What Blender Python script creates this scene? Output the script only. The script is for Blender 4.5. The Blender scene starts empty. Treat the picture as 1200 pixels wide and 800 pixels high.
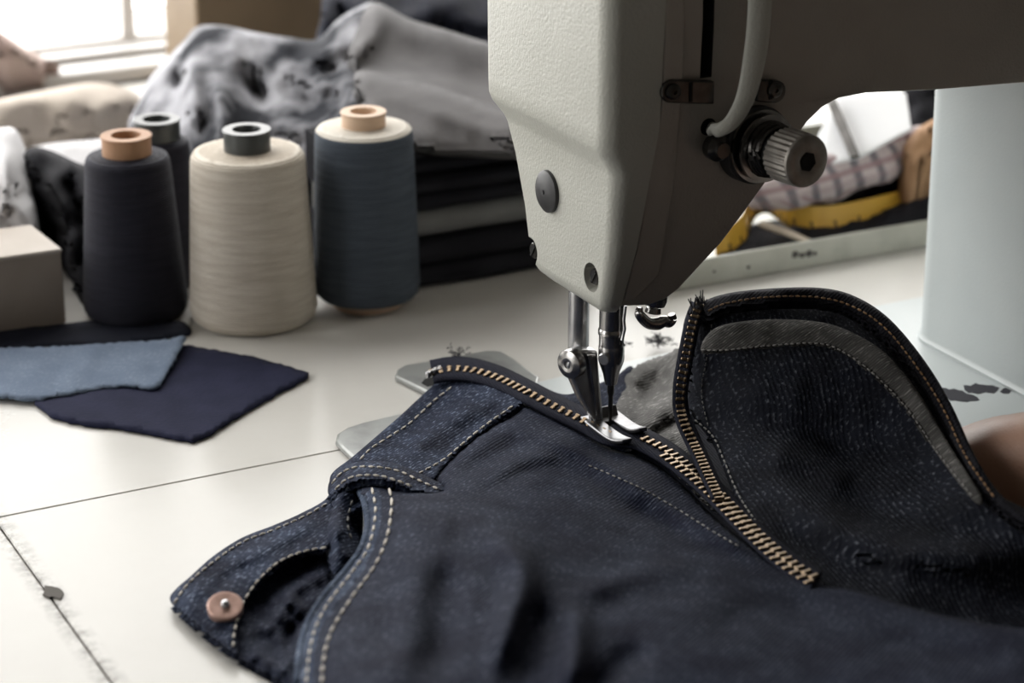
import bpy, bmesh, math, random
import numpy as np
from math import sin, cos, tan, pi, radians, sqrt, atan2
from mathutils import Vector, Matrix, noise
from mathutils.geometry import delaunay_2d_cdt

random.seed(7)
rng = np.random.default_rng(7)
sc = bpy.context.scene
col = sc.collection

# ------------------------------------------------------------------ camera
# World axes are the sewing machine's: X along its arm, Y away from the sewer, Z up; table top at z = 0.
F_PX, PITCH, YAW = 2800.0, radians(21), radians(27)
CAM = Vector((-0.4492, -0.7921, 0.4))
cd = bpy.data.cameras.new('camera')
cam = bpy.data.objects.new('camera', cd)
col.objects.link(cam)
cam.location = CAM
cam.rotation_euler = (pi / 2 - PITCH, 0, -YAW)
cd.sensor_width = 36
cd.lens = F_PX / 1200 * 36
cd.clip_start = 0.05
cd.dof.use_dof = True
cd.dof.focus_distance = 0.965
cd.dof.aperture_fstop = 8.5
sc.camera = cam

# ------------------------------------------------------------------ sky, daylight, exposure
vs = sc.view_settings
vs.view_transform = 'Standard'
vs.look = 'None'
vs.gamma = 1
vs.use_curve_mapping = False
vs.exposure = 0.0
w = bpy.data.worlds.new('overcast sky')
sc.world = w
w.use_nodes = True
bg = w.node_tree.nodes['Background']
bg.inputs[0].default_value = (1.0, 0.985, 0.96, 1)
bg.inputs[1].default_value = 5.8
sc.cycles.max_bounces = 8
sc.cycles.use_denoising = True

WALL_Y, WALL_X = 0.70, -1.9
WB = (-1.15, 0.95, 0.0095, 1.45)      # rear window opening: x0, x1, z0, z1
WL = (-0.06, 0.64, 0.02, 1.45)        # side window opening: y0, y1, z0, z1


def portal(name, loc, rot, sx, sy):
    l = bpy.data.lights.new(name, 'AREA')
    l.shape = 'RECTANGLE'
    l.size, l.size_y = sx, sy
    l.cycles.is_portal = True
    o = bpy.data.objects.new(name, l)
    col.objects.link(o)
    o.location = loc
    o.rotation_euler = rot
    return o


portal('rear_daylight', ((WB[0] + WB[1]) / 2, WALL_Y + 0.02, (WB[2] + WB[3]) / 2), (-pi / 2, 0, 0), WB[1] - WB[0], WB[3] - WB[2])
portal('side_daylight', (WALL_X - 0.02, (WL[0] + WL[1]) / 2, (WL[2] + WL[3]) / 2), (pi / 2, 0, -pi / 2), WL[1] - WL[0], WL[3] - WL[2])

# ------------------------------------------------------------------ measuring: sight lines of the photograph
FWD = Vector((sin(YAW) * cos(PITCH), cos(YAW) * cos(PITCH), -sin(PITCH)))
RGT = Vector((cos(YAW), -sin(YAW), 0))
UPV = RGT.cross(FWD)


def on(px, py, axis, val):
    """world point where the sight line through (px, py) meets the plane axis = val"""
    d = FWD * F_PX + RGT * (px - 600) - UPV * (py - 400)
    return CAM + d * ((val - CAM[axis]) / d[axis])


def G(px, py, z=0.0):
    return on(px, py, 2, z)


def proj(p):
    d = Vector(p) - CAM
    k = d.dot(FWD)
    return 600 + F_PX * d.dot(RGT) / k, 400 - F_PX * d.dot(UPV) / k


def mpp(p):
    """metres per photograph pixel at a world point"""
    return (Vector(p) - CAM).dot(FWD) / F_PX


def z_over(p, py):
    """height above ground point p that is seen at photograph row py"""
    lo, hi = 0.0, 0.38
    for _ in range(40):
        m = (lo + hi) / 2
        if proj((p[0], p[1], m))[1] > py:
            lo = m
        else:
            hi = m
    return lo


# ------------------------------------------------------------------ materials
def nd(nt, t, **kw):
    n = nt.nodes.new(t)
    for k, v in kw.items():
        if k in n.inputs:
            n.inputs[k].default_value = v
        else:
            setattr(n, k, v)
    return n


def ramp(nt, fac, stops):
    r = nt.nodes.new('ShaderNodeValToRGB')
    e = r.color_ramp.elements
    while len(e) < len(stops):
        e.new(0.5)
    for el, (p, c) in zip(e, stops):
        el.position = p
        el.color = (c[0], c[1], c[2], 1) if not isinstance(c, (int, float)) else (c, c, c, 1)
    nt.links.new(fac, r.inputs[0])
    return r.outputs[0]


def mixc(nt, fac, a, b, mode='MIX'):
    m = nt.nodes.new('ShaderNodeMix')
    m.data_type = 'RGBA'
    m.blend_type = mode
    for s, v in ((m.inputs[0], fac), (m.inputs[6], a), (m.inputs[7], b)):
        if hasattr(v, 'links'):
            nt.links.new(v, s)
        elif isinstance(v, (int, float)):
            s.default_value = v
        else:
            s.default_value = (v[0], v[1], v[2], 1)
    return m.outputs[2]


def math_n(nt, op, a, b=0.0, clamp=False):
    m = nt.nodes.new('ShaderNodeMath')
    m.operation = op
    m.use_clamp = clamp
    for s, v in ((m.inputs[0], a), (m.inputs[1], b)):
        if hasattr(v, 'links'):
            nt.links.new(v, s)
        else:
            s.default_value = v
    return m.outputs[0]


def base_mat(name, color=(0.5, 0.5, 0.5), rough=0.5, metal=0.0, spec=0.5, sheen=0.0):
    m = bpy.data.materials.new(name)
    m.use_nodes = True
    nt = m.node_tree
    b = nt.nodes['Principled BSDF']
    b.inputs['Base Color'].default_value = (*color, 1)
    b.inputs['Roughness'].default_value = rough
    b.inputs['Metallic'].default_value = metal
    b.inputs['Specular IOR Level'].default_value = spec
    if sheen:
        b.inputs['Sheen Weight'].default_value = sheen
        b.inputs['Sheen Roughness'].default_value = 0.45
    return m, nt, b


def add_bump(nt, b, height, strength, dist):
    bp = nd(nt, 'ShaderNodeBump', Strength=strength, Distance=dist)
    nt.links.new(height, bp.inputs['Height'])
    prev = b.inputs['Normal'].links[0].from_socket if b.inputs['Normal'].links else None
    if prev:
        nt.links.new(prev, bp.inputs['Normal'])
    nt.links.new(bp.outputs[0], b.inputs['Normal'])


def noise_mat(name, c1, c2, scale, rough=0.5, metal=0.0, spec=0.5, bump=0.0, bscale=None, bdist=0.0005, detail=4, lo=0.35, hi=0.65, sheen=0.0):
    m, nt, b = base_mat(name, c1, rough, metal, spec, sheen)
    tc = nd(nt, 'ShaderNodeTexCoord')
    n = nd(nt, 'ShaderNodeTexNoise', Scale=scale, Detail=detail)
    nt.links.new(tc.outputs['Object'], n.inputs['Vector'])
    nt.links.new(ramp(nt, n.outputs[0], ((lo, c1), (hi, c2))), b.inputs['Base Color'])
    if bump:
        n2 = nd(nt, 'ShaderNodeTexNoise', Scale=bscale or scale, Detail=3)
        nt.links.new(tc.outputs['Object'], n2.inputs['Vector'])
        add_bump(nt, b, n2.outputs[0], bump, bdist)
    return m


def denim_mat(name, dark, light, fleck, period=0.0016, angle=58, worn=0.5, bump=0.6, fleck_amt=0.6, sheen=0.0):
    m, nt, b = base_mat(name, dark, 0.85, 0, 0.12, sheen)
    uv = nd(nt, 'ShaderNodeTexCoord')
    mp = nd(nt, 'ShaderNodeMapping')
    mp.inputs['Rotation'].default_value = (0, 0, radians(angle))
    nt.links.new(uv.outputs['UV'], mp.inputs[0])
    wv = nd(nt, 'ShaderNodeTexWave', Scale=2 * pi / (20 * period), Distortion=2.2, Detail=2)
    wv.inputs['Detail Scale'].default_value = 3.0
    nt.links.new(mp.outputs[0], wv.inputs['Vector'])
    st = nd(nt, 'ShaderNodeMapping')
    st.inputs['Scale'].default_value = (1, 0.45, 1)
    nt.links.new(mp.outputs[0], st.inputs[0])
    fn = nd(nt, 'ShaderNodeTexNoise', Scale=900, Detail=2)
    nt.links.new(st.outputs[0], fn.inputs['Vector'])
    big = nd(nt, 'ShaderNodeTexNoise', Scale=55, Detail=5)
    nt.links.new(uv.outputs['UV'], big.inputs['Vector'])
    bigr = ramp(nt, big.outputs[0], ((0.38, 0.0), (0.72, 1.0)))
    c = mixc(nt, math_n(nt, 'MULTIPLY', bigr, worn), dark, light)
    fl = ramp(nt, fn.outputs[0], ((0.52, 0.0), (0.72, 1.0)))
    fl = math_n(nt, 'MULTIPLY', fl, wv.outputs['Fac'])
    fl = math_n(nt, 'MULTIPLY', fl, math_n(nt, 'ADD', math_n(nt, 'MULTIPLY', bigr, 0.8), 0.35))
    c = mixc(nt, math_n(nt, 'MULTIPLY', fl, fleck_amt, True), c, fleck)
    nt.links.new(c, b.inputs['Base Color'])
    h = math_n(nt, 'ADD', wv.outputs['Fac'], math_n(nt, 'MULTIPLY', fn.outputs[0], 0.8))
    add_bump(nt, b, h, bump, 0.00025)
    return m


M = {}
M['denim'] = denim_mat('navy denim', (0.0042, 0.0060, 0.0172), (0.017, 0.0225, 0.040), (0.15, 0.17, 0.23), worn=0.85, fleck_amt=0.72)
M['denim_band'] = denim_mat('waistband denim', (0.0045, 0.0066, 0.018), (0.022, 0.032, 0.060), (0.27, 0.32, 0.43), worn=0.9, fleck_amt=0.95)
M['denim_worn'] = denim_mat('worn edge denim', (0.022, 0.032, 0.055), (0.075, 0.10, 0.15), (0.35, 0.40, 0.48), worn=0.8, fleck_amt=0.8)
M['denim_hem'] = denim_mat('worn hem denim', (0.012, 0.018, 0.036), (0.045, 0.062, 0.10), (0.30, 0.35, 0.45), worn=0.9, fleck_amt=0.9)
M['denim_in'] = denim_mat('inside denim', (0.0034, 0.0042, 0.0080), (0.010, 0.0125, 0.021), (0.20, 0.215, 0.25), period=0.0017, angle=12, worn=0.7, bump=0.9, fleck_amt=0.6)
M['denim_rim'] = denim_mat('rim denim', (0.005, 0.005, 0.008), (0.010, 0.010, 0.014), (0.06, 0.06, 0.07), worn=0.6, fleck_amt=0.5)
M['lining'] = denim_mat('grey heather lining', (0.09, 0.088, 0.085), (0.17, 0.165, 0.16), (0.55, 0.54, 0.52), period=0.0018, angle=80, worn=0.8, bump=0.9, fleck_amt=0.9)
M['heather'] = denim_mat('dark heather tape', (0.040, 0.039, 0.037), (0.085, 0.082, 0.078), (0.34, 0.33, 0.31), period=0.0014, angle=80, worn=0.8, bump=0.9, fleck_amt=0.9)
M['tape_cloth'] = denim_mat('zipper tape', (0.010, 0.011, 0.020), (0.016, 0.018, 0.03), (0.06, 0.07, 0.09), period=0.0012, angle=10, worn=0.4, fleck_amt=0.4)
M['thread_w'] = noise_mat('seam thread', (0.66, 0.62, 0.55), (0.40, 0.36, 0.31), 900, 0.8)
M['thread_o'] = noise_mat('orange seam thread', (0.30, 0.17, 0.07), (0.16, 0.09, 0.04), 900, 0.8)
M['thread_g'] = noise_mat('dull seam thread', (0.28, 0.27, 0.25), (0.12, 0.12, 0.12), 900, 0.8)
M['brass'] = noise_mat('brass teeth', (0.20, 0.145, 0.092), (0.10, 0.072, 0.045), 300, 0.34, 1.0)
M['copper'] = noise_mat('copper rivet', (0.58, 0.38, 0.32), (0.42, 0.27, 0.22), 250, 0.42, 0.6)
M['nickel'] = noise_mat('bright steel', (0.55, 0.55, 0.55), (0.40, 0.40, 0.41), 120, 0.27, 0.8)
M['toe'] = noise_mat('brushed steel', (0.21, 0.21, 0.215), (0.15, 0.15, 0.155), 160, 0.30, 0.9)
M['steel'] = noise_mat('worn steel', (0.46, 0.45, 0.44), (0.25, 0.24, 0.23), 90, 0.24, 1.0)
M['steel_d'] = noise_mat('dark oiled steel', (0.10, 0.095, 0.09), (0.05, 0.048, 0.045), 120, 0.3, 0.9)
M['black'] = noise_mat('black rubber', (0.018, 0.018, 0.019), (0.028, 0.028, 0.030), 200, 0.45)
M['knob'] = noise_mat('dull aluminium', (0.33, 0.31, 0.28), (0.22, 0.20, 0.18), 150, 0.42, 0.6)
M['recess_shade'] = base_mat('recess shade', (0.004, 0.004, 0.004), 0.9)[0]  # near-black colour standing in for shade inside slots, notches, bores and gaps


def paint(name, c1, c2, bump=0.25, rough=0.42):
    m, nt, b = base_mat(name, c1, rough)
    tc = nd(nt, 'ShaderNodeTexCoord')
    n = nd(nt, 'ShaderNodeTexNoise', Scale=25, Detail=6)
    nt.links.new(tc.outputs['Object'], n.inputs['Vector'])
    nt.links.new(ramp(nt, n.outputs[0], ((0.3, c1), (0.7, c2))), b.inputs['Base Color'])
    g = nd(nt, 'ShaderNodeTexNoise', Scale=800, Detail=2)
    nt.links.new(tc.outputs['Object'], g.inputs['Vector'])
    add_bump(nt, b, g.outputs[0], bump, 0.0008)
    return m


M['paint_face'] = paint('warm grey hammered enamel', (0.42, 0.42, 0.375), (0.46, 0.46, 0.415), 0.35)
M['paint_arm_shade'] = paint('shaded grey hammered enamel', (0.33, 0.30, 0.265), (0.39, 0.36, 0.32), 0.3, 0.38)  # same machine paint, darkened in colour for the arm's shaded side
M['paint_col'] = paint('pale blue grey enamel', (0.50, 0.545, 0.55), (0.54, 0.58, 0.58), 0.12, 0.4)

# table enamel, with grime along the two joints
JX, JY = -0.2445, 0.0565


def table_mat():
    m, nt, b = base_mat('cream table enamel', (0.6, 0.58, 0.54), 0.25, 0, 0.24)
    tc = nd(nt, 'ShaderNodeTexCoord')
    sep = nd(nt, 'ShaderNodeSeparateXYZ')
    nt.links.new(tc.outputs['Object'], sep.inputs[0])
    n = nd(nt, 'ShaderNodeTexNoise', Scale=9, Detail=8, Roughness=0.65)
    nt.links.new(tc.outputs['Object'], n.inputs['Vector'])
    c = ramp(nt, n.outputs[0], ((0.25, (0.575, 0.56, 0.525)), (0.75, (0.63, 0.618, 0.585))))
    n2 = nd(nt, 'ShaderNodeTexNoise', Scale=170, Detail=6, Roughness=0.7)
    nt.links.new(tc.outputs['Object'], n2.inputs['Vector'])
    dx = math_n(nt, 'ABSOLUTE', math_n(nt, 'SUBTRACT', sep.outputs[0], JX))
    near = math_n(nt, 'SUBTRACT', 1.0, math_n(nt, 'DIVIDE', dx, 0.007), True)
    dirt = math_n(nt, 'MULTIPLY', near, ramp(nt, n2.outputs[0], ((0.42, 0.0), (0.66, 1.0))))
    c = mixc(nt, math_n(nt, 'MULTIPLY', dirt, 0.95), c, (0.12, 0.105, 0.09))
    n3 = nd(nt, 'ShaderNodeTexNoise', Scale=60, Detail=5, Roughness=0.75)
    nt.links.new(tc.outputs['Object'], n3.inputs['Vector'])
    spk = ramp(nt, n3.outputs[0], ((0.74, 0.0), (0.82, 1.0)))
    c = mixc(nt, math_n(nt, 'MULTIPLY', spk, 0.35), c, (0.25, 0.23, 0.20))
    nt.links.new(c, b.inputs['Base Color'])
    rg = ramp(nt, n.outputs[0], ((0.3, 0.17), (0.7, 0.28)))
    nt.links.new(rg, b.inputs['Roughness'])
    n4 = nd(nt, 'ShaderNodeTexNoise', Scale=45, Detail=3)
    nt.links.new(tc.outputs['Object'], n4.inputs['Vector'])
    add_bump(nt, b, n4.outputs[0], 0.12, 0.0012)
    return m


M['table'] = table_mat()


def bed_mat():
    m, nt, b = base_mat('machine bed enamel', (0.46, 0.50, 0.50), 0.35)
    tc = nd(nt, 'ShaderNodeTexCoord')
    n = nd(nt, 'ShaderNodeTexNoise', Scale=48, Detail=6, Roughness=0.7)
    nt.links.new(tc.outputs['Object'], n.inputs['Vector'])
    ch = ramp(nt, n.outputs[0], ((0.655, 0.0), (0.675, 1.0)))
    c = mixc(nt, ch, (0.47, 0.51, 0.51), (0.055, 0.055, 0.055))
    nt.links.new(c, b.inputs['Base Color'])
    return m


M['bed'] = bed_mat()
M['plate'] = noise_mat('oiled grey plate', (0.30, 0.31, 0.30), (0.20, 0.205, 0.20), 70, 0.3, 0.3, lo=0.5, hi=0.75)
M['wall'] = noise_mat('dark plaster', (0.10, 0.09, 0.08), (0.13, 0.12, 0.105), 6, 0.9)  # plaster coloured dark so the room bounces little fill light
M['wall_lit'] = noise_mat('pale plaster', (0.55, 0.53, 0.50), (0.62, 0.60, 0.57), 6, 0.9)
M['frame'] = noise_mat('white window paint', (0.72, 0.70, 0.68), (0.78, 0.76, 0.74), 8, 0.5)
M['floor'] = noise_mat('dark floor boards', (0.06, 0.05, 0.04), (0.09, 0.075, 0.06), 5, 0.6)
M['wood'] = noise_mat('brown card', (0.20, 0.14, 0.08), (0.27, 0.195, 0.12), 14, 0.6, bump=0.2, bscale=60)
M['dark_wood'] = noise_mat('table leg wood', (0.10, 0.075, 0.05), (0.14, 0.10, 0.07), 14, 0.6)


def glass():
    m = bpy.data.materials.new('window glass')
    m.use_nodes = True
    nt = m.node_tree
    nt.nodes.clear()
    o = nd(nt, 'ShaderNodeOutputMaterial')
    mx = nd(nt, 'ShaderNodeMixShader')
    mx.inputs[0].default_value = 0.06
    t = nd(nt, 'ShaderNodeBsdfTransparent')
    g = nd(nt, 'ShaderNodeBsdfGlossy', Roughness=0.02)
    nt.links.new(t.outputs[0], mx.inputs[1])
    nt.links.new(g.outputs[0], mx.inputs[2])
    nt.links.new(mx.outputs[0], o.inputs[0])
    return m


M['glass'] = glass()


def wound_mat(name, c1, c2, period=0.0011):
    m, nt, b = base_mat(name, c1, 0.75, 0, 0.25, 0.0)
    tc = nd(nt, 'ShaderNodeTexCoord')
    wv = nd(nt, 'ShaderNodeTexWave', Scale=2 * pi / (20 * period), Distortion=3.0, Detail=2)
    wv.bands_direction = 'Z'
    wv.inputs['Detail Scale'].default_value = 1.5
    nt.links.new(tc.outputs['Object'], wv.inputs['Vector'])
    mp = nd(nt, 'ShaderNodeMapping')
    mp.inputs['Scale'].default_value = (1, 1, 9)
    nt.links.new(tc.outputs['Object'], mp.inputs[0])
    n = nd(nt, 'ShaderNodeTexNoise', Scale=45, Detail=6)
    nt.links.new(mp.outputs[0], n.inputs['Vector'])
    f = math_n(nt, 'ADD', math_n(nt, 'MULTIPLY', wv.outputs['Fac'], 0.4), math_n(nt, 'MULTIPLY', n.outputs[0], 0.7))
    nt.links.new(ramp(nt, f, ((0.3, c1), (0.8, c2))), b.inputs['Base Color'])
    add_bump(nt, b, f, 0.9, 0.0011)
    return m


M['w_black'] = wound_mat('black thread', (0.011, 0.011, 0.018), (0.030, 0.030, 0.045))
M['w_cream'] = wound_mat('cream thread', (0.50, 0.435, 0.355), (0.76, 0.705, 0.62))
M['w_blue'] = wound_mat('slate blue thread', (0.042, 0.052, 0.068), (0.095, 0.118, 0.150))
M['w_pale'] = wound_mat('pale thread shoulder', (0.58, 0.54, 0.47), (0.68, 0.64, 0.57))
M['tube_brown'] = noise_mat('brown card tube', (0.36, 0.19, 0.10), (0.44, 0.25, 0.14), 60, 0.6)
M['tube_tan'] = noise_mat('tan card tube', (0.55, 0.38, 0.26), (0.62, 0.45, 0.32), 60, 0.6)
M['tube_dark'] = noise_mat('dark plastic tube', (0.040, 0.046, 0.046), (0.060, 0.066, 0.066), 60, 0.35)


def fabric(name, c1, c2, scale=40, lo=0.35, hi=0.65, bump=0.5, sheen=0.0):
    return noise_mat(name, c1, c2, scale, 0.9, 0, 0.2, bump, 700, 0.0006, 5, lo, hi, sheen)


M['f_grey'] = fabric('grey twill', (0.12, 0.116, 0.118), (0.155, 0.15, 0.152))
M['f_acid'] = fabric('acid washed denim', (0.025, 0.027, 0.034), (0.42, 0.42, 0.45), 26, 0.40, 0.60)
M['f_black'] = fabric('black cloth', (0.010, 0.010, 0.013), (0.016, 0.016, 0.020))
M['f_charcoal'] = fabric('charcoal cloth', (0.15, 0.15, 0.145), (0.19, 0.19, 0.185))
M['f_navy'] = fabric('navy cloth', (0.006, 0.007, 0.014), (0.010, 0.012, 0.022), 60)
M['f_navy2'] = fabric('deep navy cloth', (0.012, 0.014, 0.036), (0.018, 0.020, 0.048), 60)
M['f_light'] = denim_mat('light blue denim', (0.14, 0.18, 0.25), (0.20, 0.25, 0.33), (0.40, 0.46, 0.55), period=0.0011, worn=0.6, fleck_amt=0.6)
M['f_beige'] = fabric('beige cloth', (0.44, 0.385, 0.33), (0.54, 0.48, 0.42), 30)
M['f_white'] = fabric('white cloth', (0.60, 0.59, 0.60), (0.70, 0.69, 0.70), 30)
M['f_pink'] = fabric('dusty pink cloth', (0.40, 0.30, 0.27), (0.48, 0.38, 0.34), 30)
M['box'] = noise_mat('taupe card', (0.27, 0.225, 0.19), (0.32, 0.27, 0.23), 30, 0.6)
M['lit_top'] = noise_mat('lit top card', (0.40, 0.35, 0.30), (0.46, 0.41, 0.36), 30, 0.6)  # box card lightened in colour for its lit top
M['tray'] = noise_mat('grey green tray metal', (0.36, 0.36, 0.31), (0.44, 0.44, 0.385), 60, 0.4, 0.15, lo=0.3, hi=0.55)
M['yellow'] = noise_mat('yellow tape', (0.58, 0.33, 0.035), (0.64, 0.38, 0.05), 60, 0.45)
M['yellow_back'] = noise_mat('pale tape back', (0.70, 0.56, 0.32), (0.74, 0.60, 0.36), 60, 0.5)
M['print'] = base_mat('black print', (0.015, 0.013, 0.012), 0.6)[0]
M['paper'] = noise_mat('white card', (0.74, 0.75, 0.77), (0.80, 0.81, 0.82), 20, 0.5)
M['stick'] = noise_mat('pale wood stick', (0.42, 0.36, 0.28), (0.52, 0.45, 0.36), 60, 0.6)
M['orange'] = fabric('rust cloth', (0.33, 0.19, 0.10), (0.42, 0.26, 0.15), 50)
M['lint'] = base_mat('dark lint', (0.03, 0.03, 0.038), 0.95)[0]


def plaid():
    m, nt, b = base_mat('pink and grey check cloth', (0.5, 0.42, 0.42), 0.9, 0, 0.2, 0.2)
    tc = nd(nt, 'ShaderNodeTexCoord')
    c = None
    for sc_, dr, colr, base in ((2 * pi / 20 / 0.013, 'X', (0.10, 0.10, 0.12), (0.50, 0.43, 0.43)), (2 * pi / 20 / 0.009, 'Y', (0.30, 0.20, 0.21), None)):
        wv = nd(nt, 'ShaderNodeTexWave', Scale=sc_, Distortion=0.6)
        wv.bands_direction = dr
        nt.links.new(tc.outputs['UV'], wv.inputs['Vector'])
        f = ramp(nt, wv.outputs['Fac'], ((0.55, 0.0), (0.9, 0.8)))
        c = mixc(nt, f, base if base else c, colr)
    nt.links.new(c, b.inputs['Base Color'])
    return m


M['plaid'] = plaid()


def skin_mat():
    m, nt, b = base_mat('warm skin', (0.40, 0.22, 0.15), 0.5)
    tc = nd(nt, 'ShaderNodeTexCoord')
    n = nd(nt, 'ShaderNodeTexNoise', Scale=60, Detail=5)
    nt.links.new(tc.outputs['Object'], n.inputs['Vector'])
    nt.links.new(ramp(nt, n.outputs[0], ((0.3, (0.42, 0.235, 0.16)), (0.7, (0.52, 0.31, 0.22)))), b.inputs['Base Color'])
    v = nd(nt, 'ShaderNodeTexVoronoi', Scale=900)
    nt.links.new(tc.outputs['Object'], v.inputs['Vector'])
    add_bump(nt, b, v.outputs[0], 0.2, 0.0004)
    b.inputs['Subsurface Weight'].default_value = 0.08
    b.inputs['Subsurface Radius'].default_value = (0.006, 0.003, 0.002)
    return m


M['skin'] = skin_mat()


# ------------------------------------------------------------------ mesh helpers


class MB:
    def __init__(s):
        s.v, s.f, s.uv = [], [], None

    def add(s, vs, fs):
        o = len(s.v)
        s.v += [tuple(v) for v in vs]
        s.f += [tuple(i + o for i in f) for f in fs]
        return s

    def box(s, c, size, rot=None):
        c = Vector(c)
        hx, hy, hz = size[0] / 2, size[1] / 2, size[2] / 2
        R = rot or Matrix.Identity(3)
        vs = [c + R @ Vector((x * hx, y * hy, z * hz)) for z in (-1, 1) for y in (-1, 1) for x in (-1, 1)]
        return s.add(vs, [(0, 2, 3, 1), (4, 5, 7, 6), (0, 1, 5, 4), (2, 6, 7, 3), (0, 4, 6, 2), (1, 3, 7, 5)])

    def hull(s, lo_pts, hi_pts):
        """prism between two matching loops"""
        n = len(lo_pts)
        fs = [(i, (i + 1) % n, n + (i + 1) % n, n + i) for i in range(n)]
        fs += [tuple(range(n))[::-1], tuple(range(n, 2 * n))]
        return s.add(list(lo_pts) + list(hi_pts), fs)

    def loft(s, loops, caps=True, closed=True):
        n = len(loops[0])
        vs = [p for l in loops for p in l]
        fs = []
        for k in range(len(loops) - 1):
            for i in range(n if closed else n - 1):
                j = (i + 1) % n
                fs.append((k * n + i, k * n + j, (k + 1) * n + j, (k + 1) * n + i))
        if caps:
            fs.append(tuple(range(n))[::-1])
            fs.append(tuple((len(loops) - 1) * n + i for i in range(n)))
        return s.add(vs, fs)

    def tube(s, path, r, n=10, caps=True, flat=1.0, up=Vector((0, 0, 1))):
        path = [Vector(p) for p in path]
        rs = r if isinstance(r, (list, tuple)) else [r] * len(path)
        loops = []
        for i, p in enumerate(path):
            t = (path[min(i + 1, len(path) - 1)] - path[max(i - 1, 0)]).normalized()
            a = t.cross(up)
            if a.length < 1e-4:
                a = t.cross(Vector((1, 0, 0)))
            a.normalize()
            b = a.cross(t)
            loops.append([p + a * (cos(2 * pi * k / n) * rs[i]) + b * (sin(2 * pi * k / n) * rs[i] * flat) for k in range(n)])
        return s.loft(loops, caps)

    def lathe(s, prof, c=(0, 0, 0), axis=(0, 0, 1), n=32, scallop=0.0, teeth=0):
        """prof: (radius, along) pairs"""
        ax = Vector(axis).normalized()
        a = ax.orthogonal().normalized()
        b = ax.cross(a)
        c = Vector(c)
        loops = []
        for r, h in prof:
            lp = []
            for k in range(n):
                t = 2 * pi * k / n
                rr = max(r, 1e-6)
                if teeth and r > 0:
                    rr *= 1 - scallop * (0.5 + 0.5 * cos(t * teeth))
                lp.append(c + ax * h + a * cos(t) * rr + b * sin(t) * rr)
            loops.append(lp)
        return s.loft(loops, True)


def link(o, parent=None):
    col.objects.link(o)
    if parent is not None:
        o.parent = parent
    return o


def origin_of(parent):
    v = Vector((0, 0, 0))
    while parent is not None:
        v += parent.location
        parent = parent.parent
    return v


def make(name, mb, mat, parent=None, base=None, smooth=True, bevel=0.0, seg=2, sharp=40, sub=0, solid=0.0, uv=None):
    """mesh given in world coordinates, stored relative to its base or parent"""
    org = origin_of(parent) if parent is not None else Vector(base or (0, 0, 0))
    me = bpy.data.meshes.new(name)
    me.from_pydata([Vector(v) - org for v in mb.v], [], mb.f)
    mats = mat if isinstance(mat, (list, tuple)) else [mat]
    for m in mats:
        me.materials.append(m)
    bm = bmesh.new()
    bm.from_mesh(me)
    if uv is None:
        bmesh.ops.recalc_face_normals(bm, faces=bm.faces)
    bm.to_mesh(me)
    bm.free()
    if uv is not None:
        l = me.uv_layers.new(name='UVMap')
        for lp in me.loops:
            l.data[lp.index].uv = uv[lp.vertex_index]
    me.update()
    o = bpy.data.objects.new(name, me)
    if parent is None:
        o.location = org
    link(o, parent)
    if smooth:
        me.polygons.foreach_set('use_smooth', [True] * len(me.polygons))
        if sharp is not None:
            me.set_sharp_from_angle(angle=radians(sharp))
    if bevel:
        b = o.modifiers.new('edge', 'BEVEL')
        b.width, b.segments = bevel, seg
        b.limit_method = 'ANGLE'
        b.angle_limit = radians(35)
        b.harden_normals = False
    if solid:
        sm = o.modifiers.new('thickness', 'SOLIDIFY')
        sm.thickness = solid
        sm.offset = -1
    if sub:
        su = o.modifiers.new('soft', 'SUBSURF')
        su.levels = su.render_levels = sub
    return o


def tag(o, label=None, cat=None, group=None, kind=None):
    if label:
        o['label'] = label
    if cat:
        o['category'] = cat
    if group:
        o['group'] = group
    if kind:
        o['kind'] = kind
    return o


def thing(name, loc, label, cat, group=None):
    o = bpy.data.objects.new(name, None)
    o.empty_display_size = 0.01
    o.location = loc
    link(o)
    return tag(o, label, cat, group)


def bake(o, cutters):
    """cut real recesses, then drop the cutting shapes"""
    for c in cutters:
        md = o.modifiers.new('cut', 'BOOLEAN')
        md.operation = 'DIFFERENCE'
        md.solver = 'EXACT'
        md.object = c
        try:
            md.material_mode = 'TRANSFER'
        except Exception:
            pass
    bpy.context.view_layer.update()
    dg = bpy.context.evaluated_depsgraph_get()
    me = bpy.data.meshes.new_from_object(o.evaluated_get(dg))
    o.modifiers.clear()
    old = o.data
    o.data = me
    me.name = old.name
    for c in cutters:
        d = c.data
        bpy.data.objects.remove(c)
        bpy.data.meshes.remove(d)
    me.polygons.foreach_set('use_smooth', [True] * len(me.polygons))
    me.set_sharp_from_angle(angle=radians(35))


def catmull(pts, n=8, closed=False):
    P = [np.array(p, float) for p in pts]
    out = []
    m = len(P)
    for i in range(m if closed else m - 1):
        p0 = P[(i - 1) % m] if closed or i > 0 else 2 * P[0] - P[1]
        p1, p2 = P[i], P[(i + 1) % m]
        p3 = P[(i + 2) % m] if closed or i + 2 < m else 2 * P[m - 1] - P[m - 2]
        for k in range(n):
            t = k / n
            out.append(0.5 * (2 * p1 + (p2 - p0) * t + (2 * p0 - 5 * p1 + 4 * p2 - p3) * t * t + (3 * p1 - p0 - 3 * p2 + p3) * t ** 3))
    if not closed:
        out.append(P[-1])
    return np.array(out)


def resample(poly, step, closed=False):
    P = np.asarray(poly, float)
    if closed:
        P = np.vstack([P, P[:1]])
    d = np.r_[0, np.cumsum(np.linalg.norm(np.diff(P, axis=0), axis=1))]
    n = max(2, int(round(d[-1] / step)))
    t = np.linspace(0, d[-1], n + 1)
    if closed:
        t = t[:-1]
    return np.stack([np.interp(t, d, P[:, k]) for k in range(P.shape[1])], 1)


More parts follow.
